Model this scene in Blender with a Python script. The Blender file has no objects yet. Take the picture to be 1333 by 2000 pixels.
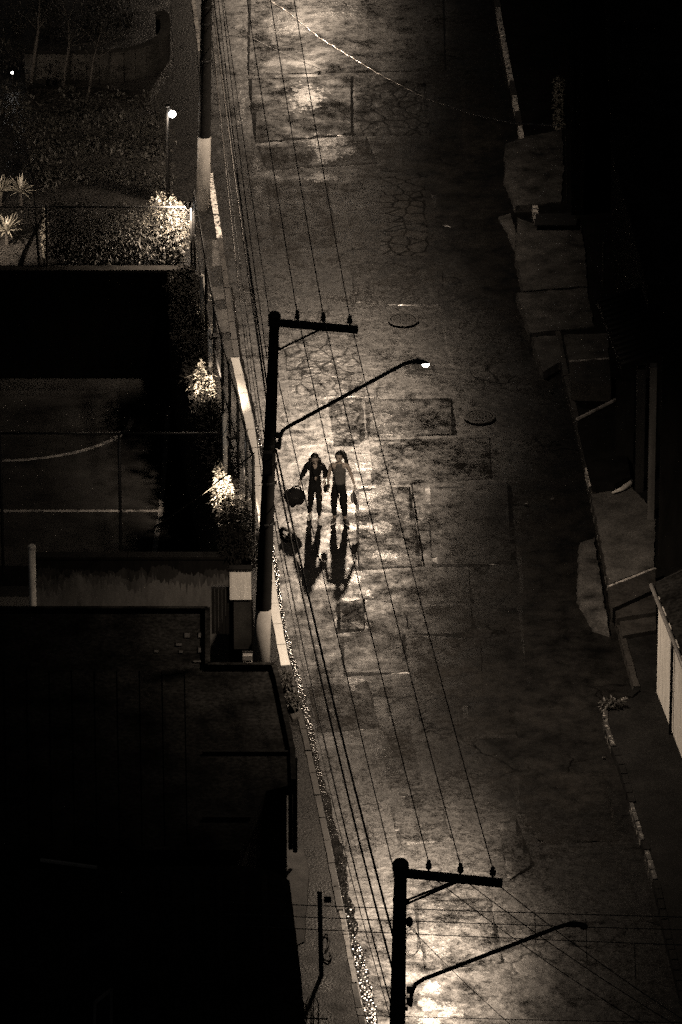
import bpy, bmesh, math, random
from mathutils import Vector, Matrix, noise
random.seed(7)
R = math.radians
sc = bpy.context.scene
COL = sc.collection

# ---------------------------------------------------------------- camera
PITCH = R(26.0); FPX = 14500.0; W0, H0 = 1333.0, 2000.0
CAM = Vector((0, -143.8, 70.14))
FWD = Vector((0, math.cos(PITCH), -math.sin(PITCH))); UPV = Vector((0, math.sin(PITCH), math.cos(PITCH)))
cd = bpy.data.cameras.new('camera'); cam = bpy.data.objects.new('camera', cd); COL.objects.link(cam)
cam.location = CAM; cam.rotation_euler = (math.pi/2 - PITCH, 0, 0)
cd.sensor_fit = 'VERTICAL'; cd.sensor_height = 36.0; cd.lens = FPX/H0*36.0
cd.clip_start = 1.0; cd.clip_end = 3000.0
sc.camera = cam

# ---------------------------------------------------------------- night sky, faint moon, exposure
world = bpy.data.worlds.new('World'); sc.world = world; world.use_nodes = True
nt = world.node_tree; bg = nt.nodes['Background']
sky = nt.nodes.new('ShaderNodeTexSky'); sky.sky_type = 'NISHITA'; sky.sun_disc = False
sky.sun_elevation = R(38); sky.sun_rotation = R(200)
hs = nt.nodes.new('ShaderNodeHueSaturation'); hs.inputs['Saturation'].default_value = 0.0
tint = nt.nodes.new('ShaderNodeMix'); tint.data_type = 'RGBA'; tint.blend_type = 'MULTIPLY'
tint.inputs[0].default_value = 1.0; tint.inputs[7].default_value = (1.0, .95, .9, 1)
nt.links.new(sky.outputs[0], hs.inputs['Color']); nt.links.new(hs.outputs[0], tint.inputs[6])
nt.links.new(tint.outputs[2], bg.inputs['Color']); bg.inputs['Strength'].default_value = 0.0019
sl = bpy.data.lights.new('moon', 'SUN'); sl.energy = 0.004; sl.angle = R(4); sl.color = (1, .95, .88)
so = bpy.data.objects.new('moon', sl); COL.objects.link(so); so.rotation_euler = (R(52), 0, R(20))
sc.view_settings.view_transform = 'Standard'; sc.view_settings.look = 'None'
sc.view_settings.exposure = 0.0; sc.view_settings.gamma = 1.0; sc.view_settings.use_curve_mapping = False
LAMPCOL = (1.0, .785, .585)
LAMP_W = 4500.0

# ---------------------------------------------------------------- pixel <-> place helpers
def ray(u, v): return FWD + Vector((1, 0, 0))*((u-W0/2)/FPX) - UPV*((v-H0/2)/FPX)
def G(u, v, z=0.0):                       # point of the level z seen at a photo pixel
    d = ray(u, v); t = (z-CAM.z)/d.z
    return CAM + d*t
def V(u, v, Y):                           # point at depth Y seen at a photo pixel
    d = ray(u, v); t = (Y-CAM.y)/d.y
    return CAM + d*t
def pix(p):
    d = Vector(p)-CAM; z = d.dot(FWD); return (W0/2+d.x/z*FPX, H0/2-d.dot(UPV)/z*FPX)
def hgt(u, vb, vt, z=0.0): return V(u, vt, G(u, vb, z).y).z - z

# ---------------------------------------------------------------- mesh builder
class MB:
    def __init__(s): s.v = []; s.f = []
    def add(s, vs, fs):
        o = len(s.v); s.v += [tuple(p) for p in vs]; s.f += [tuple(i+o for i in f) for f in fs]; return s
    def prism(s, pts, z0, z1):
        n = len(pts); P = [(p[0], p[1]) for p in pts]
        a = sum(P[i][0]*P[(i+1) % n][1]-P[(i+1) % n][0]*P[i][1] for i in range(n))
        if a < 0: P = P[::-1]
        vs = [(x, y, z0) for x, y in P]+[(x, y, z1) for x, y in P]
        return s.add(vs, [tuple(range(n-1, -1, -1)), tuple(range(n, 2*n))]+[(i, (i+1) % n, n+(i+1) % n, n+i) for i in range(n)])
    def slab(s, pts, z0, z1, ch=.02, zf=None):     # prism with a chamfered upper edge
        n = len(pts); P = [Vector((p[0], p[1])) for p in pts]
        a = sum(P[i].x*P[(i+1) % n].y-P[(i+1) % n].x*P[i].y for i in range(n))
        if a < 0: P = P[::-1]
        c = sum(P, Vector((0, 0)))/n
        I = []
        for i in range(n):
            e1 = (P[i]-P[i-1]); e2 = (P[(i+1) % n]-P[i])
            nn = Vector((-e1.y, e1.x)).normalized()+Vector((-e2.y, e2.x)).normalized()
            if nn.length < .2: nn = (c-P[i])
            I.append(P[i]+nn.normalized()*ch)
        zf = zf or (lambda x, y: 0)
        vs = [(p.x, p.y, z0) for p in P]+[(p.x, p.y, z0+(z1-z0)*.3) for p in P]+[(p.x, p.y, z1+zf(p.x, p.y)) for p in I]
        fs = [(i, (i+1) % n, n+(i+1) % n, n+i) for i in range(n)]+[(n+i, n+(i+1) % n, 2*n+(i+1) % n, 2*n+i) for i in range(n)]
        fs += [tuple(range(2*n, 3*n))]
        return s.add(vs, fs)
    def box(s, c, sx, sy, sz, rz=0, M=None):       # c = centre of the base
        h = [(-sx/2, -sy/2, 0), (sx/2, -sy/2, 0), (sx/2, sy/2, 0), (-sx/2, sy/2, 0)]
        h += [(x, y, sz) for x, y, _ in h]
        M = M or Matrix.Rotation(rz, 4, 'Z')
        return s.add([Vector(c)+(M @ Vector(p)) for p in h], [(3, 2, 1, 0), (4, 5, 6, 7), (0, 1, 5, 4), (1, 2, 6, 5), (2, 3, 7, 6), (3, 0, 4, 7)])
    def bar(s, a, b, w, h=None):                   # square bar between two points
        a = Vector(a); b = Vector(b); h = h or w; d = (b-a).normalized()
        u = d.cross(Vector((0, 0, 1)))
        if u.length < .01: u = Vector((1, 0, 0))
        u.normalize(); n = u.cross(d)
        q = [u*w/2+n*h/2, -u*w/2+n*h/2, -u*w/2-n*h/2, u*w/2-n*h/2]
        return s.add([a+x for x in q]+[b+x for x in q], [(3, 2, 1, 0), (4, 5, 6, 7), (0, 1, 5, 4), (1, 2, 6, 5), (2, 3, 7, 6), (3, 0, 4, 7)])
    def tube(s, pts, r, n=8, cap=True):
        pts = [Vector(p) for p in pts]; m = len(pts)
        rr = r if isinstance(r, (list, tuple)) else [r]*m
        vs = []; ref = None
        for i, p in enumerate(pts):
            d = (pts[min(i+1, m-1)]-pts[max(i-1, 0)]).normalized()
            if ref is None:
                ref = d.cross(Vector((0, 0, 1)))
                if ref.length < .05: ref = Vector((1, 0, 0))
            u = (ref-d*ref.dot(d)).normalized(); ref = u; w = d.cross(u)
            vs += [p+(u*math.cos(2*math.pi*k/n)+w*math.sin(2*math.pi*k/n))*rr[i] for k in range(n)]
        fs = [(i*n+k, i*n+(k+1) % n, (i+1)*n+(k+1) % n, (i+1)*n+k) for i in range(m-1) for k in range(n)]
        if cap: fs += [tuple(range(n-1, -1, -1)), tuple(range((m-1)*n, m*n))]
        return s.add(vs, fs)
    def lathe(s, c, prof, n=16, M=None):           # profile (r,z) about an axis through c
        M = M or Matrix.Identity(4); vs = []
        for r, z in prof: vs += [Vector(c)+(M @ Vector((r*math.cos(2*math.pi*k/n), r*math.sin(2*math.pi*k/n), z))) for k in range(n)]
        m = len(prof)
        fs = [(i*n+k, i*n+(k+1) % n, (i+1)*n+(k+1) % n, (i+1)*n+k) for i in range(m-1) for k in range(n)]
        fs += [tuple(range(n-1, -1, -1)), tuple(range((m-1)*n, m*n))]
        return s.add(vs, fs)
    def ellip(s, c, rx, ry, rz, n=14, m=9, M=None, f=None):
        M = M or Matrix.Identity(4); vs = []
        for i in range(1, m):
            t = math.pi*i/m
            for k in range(n):
                a = 2*math.pi*k/n; p = Vector((rx*math.sin(t)*math.cos(a), ry*math.sin(t)*math.sin(a), rz*math.cos(t)))
                if f: p = f(p)
                vs.append(Vector(c)+(M @ p))
        top = Vector((0, 0, rz)); bot = Vector((0, 0, -rz))
        if f: top = f(top); bot = f(bot)
        vs += [Vector(c)+(M @ top), Vector(c)+(M @ bot)]
        fs = [(i*n+k, (i+1)*n+k, (i+1)*n+(k+1) % n, i*n+(k+1) % n) for i in range(m-2) for k in range(n)]
        T = len(vs)-2
        fs += [(T, k, (k+1) % n) for k in range(n)]+[(T+1, (m-2)*n+(k+1) % n, (m-2)*n+k) for k in range(n)]
        return s.add(vs, fs)
    def quad(s, a, b, c, d): return s.add([a, b, c, d], [(0, 1, 2, 3)])
    def leaf(s, p, d, L, w, droop=0.3):            # folded leaf from p along d
        p = Vector(p); d = Vector(d).normalized(); u = d.cross(Vector((0, 0, 1)))
        if u.length < .05: u = Vector((1, 0, 0))
        u.normalize(); n = u.cross(d)
        m = p+d*L*.5; e = p+d*L-Vector((0, 0, droop*L))
        return s.add([p, m+u*w/2+n*w*.12, e, m-u*w/2+n*w*.12, m-n*w*.05], [(0, 1, 4), (1, 2, 4), (2, 3, 4), (3, 0, 4)])
    def build(s, name, mat, parent=None, smooth=False):
        me = bpy.data.meshes.new(name); me.from_pydata(s.v, [], s.f); me.update()
        if smooth: me.polygons.foreach_set('use_smooth', [True]*len(me.polygons))
        if mat: me.materials.append(mat)
        o = bpy.data.objects.new(name, me); COL.objects.link(o); o.parent = parent
        return o
def tag(o, label, cat, group=None):
    o['label'] = label; o['category'] = cat
    if group: o['group'] = group
    return o
def struct(o): o['kind'] = 'structure'; return o
def empty(name, loc, label=None, cat=None, group=None):
    o = bpy.data.objects.new(name, None); COL.objects.link(o); o.location = loc
    o.empty_display_size = .2
    if label: tag(o, label, cat, group)
    return o
def rel(o, pts): L = o.location; return [Vector(p)-L for p in pts]
def jit(pts, step=.25, amp=.03):          # rough outline
    out = []
    n = len(pts)
    for i in range(n):
        a = Vector(pts[i][:2]); b = Vector(pts[(i+1) % n][:2]); L = (b-a).length; k = max(1, int(L/step))
        nn = Vector((-(b-a).y, (b-a).x)).normalized() if L > 1e-6 else Vector((0, 0))
        for j in range(k):
            t = j/k; out.append(a.lerp(b, t)+nn*random.uniform(-amp, amp))
    return out
def along(pts, step):                      # resample a polyline (3D)
    pts = [Vector(p) for p in pts]; out = [pts[0].copy()]; rest = step
    for a, b in zip(pts, pts[1:]):
        L = (b-a).length; d = rest
        while d <= L: out.append(a.lerp(b, d/L)); d += step
        rest = d-L
    return out

# ---------------------------------------------------------------- materials
def mat(name, col, rough=.6, var=.3, scale=4.0, bump=0.0, bscale=40.0, spec=.5, metal=0.0, rvar=0.0, stretch=None, fine=0.0):
    m = bpy.data.materials.new(name); m.use_nodes = True; n = m.node_tree.nodes; l = m.node_tree.links
    b = n['Principled BSDF']; g = n.new('ShaderNodeNewGeometry')
    mp = n.new('ShaderNodeMapping'); l.new(g.outputs['Position'], mp.inputs['Vector'])
    if stretch: mp.inputs['Scale'].default_value = stretch
    t = n.new('ShaderNodeTexNoise'); t.inputs['Scale'].default_value = scale; t.inputs['Detail'].default_value = 6; t.inputs['Roughness'].default_value = .65
    l.new(mp.outputs[0], t.inputs['Vector'])
    r = n.new('ShaderNodeValToRGB'); c = Vector(col)
    r.color_ramp.elements[0].position = .3; r.color_ramp.elements[1].position = .7
    r.color_ramp.elements[0].color = (*(c*(1-var)), 1); r.color_ramp.elements[1].color = (*(c*(1+var)), 1)
    l.new(t.outputs['Fac'], r.inputs['Fac'])
    oc = r.outputs[0]
    t2 = n.new('ShaderNodeTexNoise'); t2.inputs['Scale'].default_value = bscale; t2.inputs['Detail'].default_value = 3
    l.new(g.outputs['Position'], t2.inputs['Vector'])
    if fine:
        mx = n.new('ShaderNodeMix'); mx.data_type = 'RGBA'; mx.blend_type = 'MULTIPLY'; mx.inputs[0].default_value = 1
        mr = n.new('ShaderNodeMapRange'); mr.inputs[1].default_value = .35; mr.inputs[2].default_value = .65; mr.inputs[3].default_value = 1-fine; mr.inputs[4].default_value = 1+fine
        l.new(t2.outputs['Fac'], mr.inputs[0]); l.new(oc, mx.inputs[6]); l.new(mr.outputs[0], mx.inputs[7]); oc = mx.outputs[2]
    l.new(oc, b.inputs['Base Color'])
    if rvar:
        mr = n.new('ShaderNodeMapRange'); mr.inputs[1].default_value = .3; mr.inputs[2].default_value = .7
        mr.inputs[3].default_value = rough-rvar; mr.inputs[4].default_value = rough+rvar
        l.new(t.outputs['Fac'], mr.inputs[0]); l.new(mr.outputs[0], b.inputs['Roughness'])
    else: b.inputs['Roughness'].default_value = rough
    b.inputs['Metallic'].default_value = metal; b.inputs['Specular IOR Level'].default_value = spec
    if bump:
        bp = n.new('ShaderNodeBump'); bp.inputs['Distance'].default_value = bump; bp.inputs['Strength'].default_value = 1
        l.new(t2.outputs['Fac'], bp.inputs['Height']); l.new(bp.outputs[0], b.inputs['Normal'])
    return m
def worn(name, paint, under, rough, lo=.44, hi=.5):
    m = mat(name, paint, rough, .25, 5, .0008, 30, .7, fine=.15); n = m.node_tree.nodes; l = m.node_tree.links; b = n['Principled BSDF']
    g = n.new('ShaderNodeNewGeometry'); t = n.new('ShaderNodeTexNoise'); t.inputs['Scale'].default_value = 6.5; t.inputs['Detail'].default_value = 7; t.inputs['Roughness'].default_value = .72; l.new(g.outputs['Position'], t.inputs['Vector'])
    k = n.new('ShaderNodeMapRange'); k.inputs[1].default_value = lo; k.inputs[2].default_value = hi; l.new(t.outputs['Fac'], k.inputs[0])
    x = n.new('ShaderNodeMix'); x.data_type = 'RGBA'; l.new(k.outputs[0], x.inputs[0]); x.inputs[6].default_value = (*under, 1)
    l.new(b.inputs['Base Color'].links[0].from_socket, x.inputs[7]); l.new(x.outputs[2], b.inputs['Base Color'])
    return m
def emit(name, col, s):
    m = bpy.data.materials.new(name); m.use_nodes = True; b = m.node_tree.nodes['Principled BSDF']
    b.inputs['Base Color'].default_value = (*col, 1); b.inputs['Emission Color'].default_value = (*col, 1); b.inputs['Emission Strength'].default_value = s
    return m

def asphalt(name, tone=.045, r0=.36, r1=.56, crack=1.0, big=.02, web=1.15, lo=.5, hi=.62):
    m = bpy.data.materials.new(name); m.use_nodes = True; n = m.node_tree.nodes; l = m.node_tree.links; b = n['Principled BSDF']
    g = n.new('ShaderNodeNewGeometry'); oi = n.new('ShaderNodeObjectInfo')
    def noi(s, d, vec=None, rgh=.6):
        t = n.new('ShaderNodeTexNoise'); t.inputs['Scale'].default_value = s; t.inputs['Detail'].default_value = d; t.inputs['Roughness'].default_value = rgh
        l.new(vec or g.outputs['Position'], t.inputs['Vector']); return t.outputs['Fac']
    def mr(x, a, c, o0, o1):
        k = n.new('ShaderNodeMapRange'); k.inputs[1].default_value = a; k.inputs[2].default_value = c; k.inputs[3].default_value = o0; k.inputs[4].default_value = o1
        l.new(x, k.inputs[0]); return k.outputs[0]
    def mth(op, x, y):
        k = n.new('ShaderNodeMath'); k.operation = op
        for i, q in enumerate((x, y)):
            if isinstance(q, (int, float)): k.inputs[i].default_value = q
            else: l.new(q, k.inputs[i])
        return k.outputs[0]
    blot = noi(.7, 5, rgh=.62); mid = noi(2.2, 6, rgh=.68); fine = noi(38, 3); grain = noi(95, 2)
    # warped cells for the crack web
    wn = n.new('ShaderNodeTexNoise'); wn.inputs['Scale'].default_value = 1.3; wn.inputs['Detail'].default_value = 5; l.new(g.outputs['Position'], wn.inputs['Vector'])
    vm = n.new('ShaderNodeVectorMath'); vm.operation = 'SCALE'; vm.inputs[3].default_value = 1.1 if web < 2 else .35; l.new(wn.outputs['Color'], vm.inputs[0])
    va = n.new('ShaderNodeVectorMath'); l.new(g.outputs['Position'], va.inputs[0]); l.new(vm.outputs[0], va.inputs[1])
    vo = n.new('ShaderNodeTexVoronoi'); vo.feature = 'DISTANCE_TO_EDGE'; vo.inputs['Scale'].default_value = web; l.new(va.outputs[0], vo.inputs['Vector'])
    cr = mr(vo.outputs['Distance'], .0, .055 if web < 2 else .09, 1, 0)
    crm = mth('MULTIPLY', cr, mr(noi(.45, 3), lo, hi, 0, crack))
    # colour
    v = mth('MULTIPLY', mr(mid, .34, .66, .3, 1.75), mr(blot, .34, .66, .5, 1.5))
    v = mth('MULTIPLY', v, mr(grain, .3, .7, .35, 1.65))
    v = mth('MULTIPLY', v, mr(oi.outputs['Random'], 0, 1, .8, 1.25))
    v = mth('MULTIPLY', v, mth('SUBTRACT', 1.0, mth('MULTIPLY', crm, .8)))
    v = mth('MULTIPLY', v, tone)
    cc = n.new('ShaderNodeCombineColor')
    l.new(v, cc.inputs[0]); l.new(mth('MULTIPLY', v, .95), cc.inputs[1]); l.new(mth('MULTIPLY', v, .9), cc.inputs[2])
    l.new(cc.outputs[0], b.inputs['Base Color'])
    # wetness: how smooth the film is
    wet = mth('ADD', mth('MULTIPLY', mid, .55), mth('MULTIPLY', blot, .45))
    at = n.new('ShaderNodeAttribute'); at.attribute_name = 'wet'
    brk = noi(5.5, 5, rgh=.65)
    lying = mr(mth('ADD', at.outputs['Fac'], mth('MULTIPLY', mth('SUBTRACT', brk, .5), 2.6)), .4, .7, 0, 1)   # standing water film
    ro = mth('ADD', mr(wet, .4, .6, r0, r1), mr(oi.outputs['Random'], 0, 1, -.03, .03))
    k_ = n.new('ShaderNodeMix'); l.new(lying, k_.inputs[0]); l.new(ro, k_.inputs[2]); k_.inputs[3].default_value = r0-.07
    l.new(k_.outputs[0], b.inputs['Roughness'])
    sheen = mth('ADD', mth('ADD', mth('MULTIPLY', mid, .34), mth('MULTIPLY', blot, .3)), mth('ADD', mth('MULTIPLY', brk, .22), mth('MULTIPLY', noi(13, 3), .14)))
    sheen = mth('MULTIPLY', sheen, mr(fine, .3, .7, .85, 1.15))
    sheen = mth('ADD', sheen, mr(oi.outputs['Random'], 0, 1, -.03, .03))
    sp = mth('MULTIPLY', mth('POWER', mr(sheen, .42, .59, 1, .0), 1.8), 2.3)
    sp = mth('ADD', sp, mth('MULTIPLY', lying, .3))
    sp = mth('MULTIPLY', sp, mth('SUBTRACT', 1.0, mth('MULTIPLY', crm, .9)))
    fa = n.new('ShaderNodeAttribute'); fa.attribute_name = 'sheen'; sp = mth('MULTIPLY', sp, fa.outputs['Fac'])
    l.new(sp, b.inputs['Specular IOR Level'])
    soft = noi(2.2, 2); ride = noi(9, 2)
    hgt_ = mth('ADD', mth('MULTIPLY', soft, big), mth('ADD', mth('MULTIPLY', ride, big*.22), mth('ADD', mth('MULTIPLY', fine, .0007), mth('MULTIPLY', grain, .0003))))
    hgt_ = mth('ADD', hgt_, mth('MULTIPLY', mth('MULTIPLY', noi(8, 2), lying), .003))
    hgt_ = mth('SUBTRACT', hgt_, mth('MULTIPLY', crm, .0015))
    bp = n.new('ShaderNodeBump'); bp.inputs['Distance'].default_value = 1.0; bp.inputs['Strength'].default_value = 1.0
    l.new(hgt_, bp.inputs['Height']); l.new(bp.outputs[0], b.inputs['Normal'])
    return m

M = dict(
    asphalt=asphalt('wet asphalt', .009, .35, .52, 1.0, .012), patch=asphalt('wet patch asphalt', .0085, .33, .5, .5, .008), rough=asphalt('rough broken asphalt', .010, .40, .58, 1.0, .026, 2.3, .0, .1),
    dark=mat('dark painted steel', (.012, .012, .012), .55, .3, 6, .002, 60),
    conc=mat('weathered pole concrete', (.009, .0087, .0083), .85, .4, 3, .002, 30, spec=.2),
    whitepole=mat('whitewashed pole base', (.28, .27, .255), .75, .15, 5, .003, 60, fine=.18),
    wire=mat('black cable sheath', (.012, .012, .012), .45, .2, 4),
    shiny=mat('twisted aluminium cable', (.22, .21, .2), .35, .4, 9, metal=.6),
    kerb=mat('old concrete kerb', (.03, .028, .026), .5, .4, 3, .002, 25, rvar=.12, fine=.3),
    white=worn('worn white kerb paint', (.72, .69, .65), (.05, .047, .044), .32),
    slabl=mat('paler concrete paving', (.095, .092, .088), .65, .6, 1.8, .0015, 34, fine=.35, spec=.4),
    walk2=mat('grimy pavement concrete', (.0065, .0063, .0061), .85, .8, 1.6, .002, 30, fine=.5, spec=.12),
    walk=mat('speckled stone paving', (.013, .0125, .012), .45, .6, 1.6, .010, 22, rvar=.12, fine=.85, spec=.22),
    slabc=mat('concrete paving', (.05, .0485, .047), .7, .85, 2.2, .002, 34, fine=.45, spec=.3),
    gravel=mat('wet garden gravel', (.024, .023, .022), .36, .4, 1.8, .014, 20, rvar=.1, fine=.9),
    soil=mat('dark soil', (.015, .014, .012), .9, .4, 3, .02, 20),
    court=mat('worn court paint', (.012, .0117, .0113), .9, .7, 1.0, .0015, 40, fine=.4, spec=.04),
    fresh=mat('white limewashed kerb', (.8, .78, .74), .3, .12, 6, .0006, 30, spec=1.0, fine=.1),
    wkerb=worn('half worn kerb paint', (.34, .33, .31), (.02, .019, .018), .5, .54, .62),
    line=worn('faded court line paint', (.12, .115, .11), (.012, .012, .011), .6, .42, .52),
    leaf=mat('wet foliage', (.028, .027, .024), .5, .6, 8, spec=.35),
    darkleaf=mat('dull shaded ivy', (.010, .0095, .0085), .8, .6, 8, spec=.08),  # darker copy of the foliage, the bank's shade put into its colour
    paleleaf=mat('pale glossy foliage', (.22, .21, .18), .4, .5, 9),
    bark=mat('dark bark', (.03, .027, .024), .8, .4, 12, .01, 40),
    roof=mat('soot dark roofing', (.016, .0156, .015), 1.0, .9, 1.2, .01, 12, spec=.03, fine=.5),
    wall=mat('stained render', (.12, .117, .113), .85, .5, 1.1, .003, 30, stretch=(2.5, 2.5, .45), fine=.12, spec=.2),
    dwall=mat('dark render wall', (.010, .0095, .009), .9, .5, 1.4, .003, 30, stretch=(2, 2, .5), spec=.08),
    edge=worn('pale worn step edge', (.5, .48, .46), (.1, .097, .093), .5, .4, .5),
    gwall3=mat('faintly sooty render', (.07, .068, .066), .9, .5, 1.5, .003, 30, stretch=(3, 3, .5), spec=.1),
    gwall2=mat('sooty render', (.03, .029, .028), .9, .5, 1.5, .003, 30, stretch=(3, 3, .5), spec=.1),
    gwall=mat('dark garden wall render', (.03, .029, .027), .9, .6, 1.3, .003, 30, fine=.15, spec=.1),
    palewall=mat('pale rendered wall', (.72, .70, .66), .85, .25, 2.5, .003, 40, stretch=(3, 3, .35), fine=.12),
    tile=mat('dark roof tile', (.010, .0095, .009), .6, .5, 5, .002, 30, spec=.3),
    skin=mat('skin', (.45, .39, .34), .5, .1, 20), hair=mat('dark hair', (.012, .011, .01), .45, .3, 60),
    black=mat('black cloth', (.008, .008, .008), .8, .3, 20, .002, 120, spec=.25), grey=mat('grey knit cloth', (.11, .107, .102), .85, .12, 30, .002, 150, fine=.2),
    shoe=mat('white shoe', (.88, .87, .85), .6, .1, 20), dshoe=mat('dark shoe', (.05, .047, .045), .6, .2, 20),
    plastic=mat('clear plastic', (.3, .29, .28), .25, .2, 10), iron=mat('cast iron', (.012, .0117, .0113), .55, .4, 10, .002, 40, spec=.45),
    water=mat('shallow water', (.012, .011, .01), .16, .3, 3, .004, 9, spec=1.0, rvar=.06),
    glass=mat('dark window glass', (.02, .02, .02), .2, .2, 3), porc=mat('brown glazed insulator', (.03, .025, .02), .3, .2, 10),
    zinc=mat('pale metal', (.3, .29, .28), .45, .3, 6, metal=.4),
    lens=emit('lit lamp lens', (1, .93, .84), 60.0), bulb=emit('lit garden bulb', (1, .95, .88), 25.0),
)
# skewed polygon helper on a level
def PX(pts, z=0.0): return [G(u, v, z) for u, v in pts]

# ================================================================ THE SETTING
mb = MB(); mb.prism([(-400, -500), (400, -500), (400, 700), (-400, 700)], -3.4, -3.0)
struct(mb.build('ground', M['soil']))

KL = [(366, -90), (380, 0), (393, 95), (413, 335), (432, 460), (449, 580), (465, 700), (484, 780), (498, 850), (508, 900), (518, 1000), (540, 1170), (562, 1290), (602, 1450), (642, 1640), (682, 1850), (705, 1970), (735, 2110)]
KR1 = [(952, -90), (967, 0), (985, 100), (1015, 260), (1040, 400), (1052, 470), (1076, 600), (1104, 750), (1125, 830), (1152, 955), (1187, 1140), (1215, 1260), (1240, 1350)]
KR2 = [(1242, 1352), (1228, 1366), (1210, 1373), (1192, 1380), (1181, 1391), (1178, 1404), (1182, 1425), (1194, 1460), (1210, 1500), (1245, 1620), (1275, 1715), (1300, 1830), (1332, 1960), (1372, 2110)]
road_poly = PX([(u-14, v) for u, v in KL]) + PX([(u+30, v) for u, v in (KR1+KR2)[::-1]])
PUD = [(692, 1126, 26, 16), (716, 1158, 17, 6), (690, 1172, 34, 7), (662, 1206, 7, 26), (704, 1222, 20, 9), (695, 1330, 22, 8), (690, 1345, 7, 5), (742, 1440, 10, 16), (752, 1470, 18, 8), (762, 1505, 16, 14), (770, 1408, 9, 5),
       (640, 275, 44, 14), (640, 300, 30, 18), (680, 292, 24, 8), (630, 345, 30, 10), (780, 806, 34, 12), (762, 838, 30, 12), (712, 905, 34, 14), (688, 1028, 40, 8), (760, 1085, 40, 10), (700, 990, 26, 10), (690, 850, 16, 10), (670, 822, 14, 20), (720, 960, 34, 16), (740, 1030, 30, 14),
       (843, 1925, 20, 14), (838, 1962, 24, 16), (880, 1975, 30, 16), (842, 1992, 26, 12), (850, 1858, 34, 12), (872, 1770, 28, 12), (600, 190, 34, 26), (560, 50, 40, 18), (660, 20, 44, 14), (498, 320, 8, 20), (505, 372, 7, 16), (470, 215, 8, 32), (690, 960, 18, 8), (800, 1010, 26, 8), (870, 1520, 10, 4), (788, 1550, 12, 4), (600, 720, 30, 16), (640, 700, 30, 14), (815, 720, 30, 20), (690, 780, 60, 12)]
PUDW = [(G(u, v), (G(u+a, v)-G(u, v)).length, (G(u, v+b)-G(u, v)).length) for u, v, a, b in PUD]
def wetness(p):                           # how much water lies at a place of the road
    w = 0.0
    for c, a, b in PUDW:
        q = ((p.x-c.x)/a)**2+((p.y-c.y)/b)**2
        if q < 4: w = max(w, math.exp(-q*.7))
    return w
SHEEN_EDGE = [(-200, 800), (0, 790), (300, 740), (500, 820), (700, 960), (850, 985), (1000, 930), (1200, 860), (1400, 800), (1550, 840), (1700, 930), (1850, 980), (2200, 1000)]
def sheen_at(p):                           # shade right of the bright band, painted by cutting the sheen
    u, v = pix(p); ub = 0
    for (v0, u0), (v1, u1) in zip(SHEEN_EDGE, SHEEN_EDGE[1:]):
        if v0 <= v <= v1: ub = u0+(u1-u0)*(v-v0)/(v1-v0)
    t = (u-ub+90*noise.noise(Vector((p.x*.5, p.y*.35, 4)))+50*noise.noise(Vector((p.x*1.7, p.y*1.3, 2))))/150; t = min(1, max(0, .5+t*.5))
    return 1-.9*t*t*(3-2*t)
def wet_attr(o):
    me = o.data; fa = me.attributes.new('sheen', 'FLOAT', 'POINT'); fa.data.foreach_set('value', [sheen_at(v.co) for v in me.vertices])
    me = o.data; a = me.attributes.new('wet', 'FLOAT', 'POINT'); a.data.foreach_set('value', [wetness(v.co) for v in me.vertices]); return o
def roll(x, y): return noise.noise(Vector((x*.55, y*.35, 1.7)))*.012-.02      # worn, uneven carriageway
def edge_x(pts, v, du):
    for (u0, v0), (u1, v1) in zip(pts, pts[1:]):
        if v0 <= v <= v1 and v1 > v0: return u0+(u1-u0)*(v-v0)/(v1-v0)+du
    return pts[-1][0]+du
mb = MB(); NX = 90; vv = [-90+4.0*i for i in range(551)]
for v in vv:
    ul = edge_x(KL, v, -14); ur = max(edge_x(KR1, v, 30), 0) if v <= 1350 else edge_x([KR1[-1]]+KR2[8:], v, 36)
    for j in range(NX+1):
        p = G(ul+(ur-ul)*j/NX, v, 0); mb.v.append((p.x, p.y, roll(p.x, p.y)))
for i in range(len(vv)-1):
    for j in range(NX): a = i*(NX+1)+j; mb.f.append((a, a+NX+1, a+NX+2, a+1))
road = struct(wet_attr(mb.build('road', M['asphalt'], None, True)))
MB().prism(road_poly, -3.0, -.06).build('road_bed', M['soil'], road)

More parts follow.
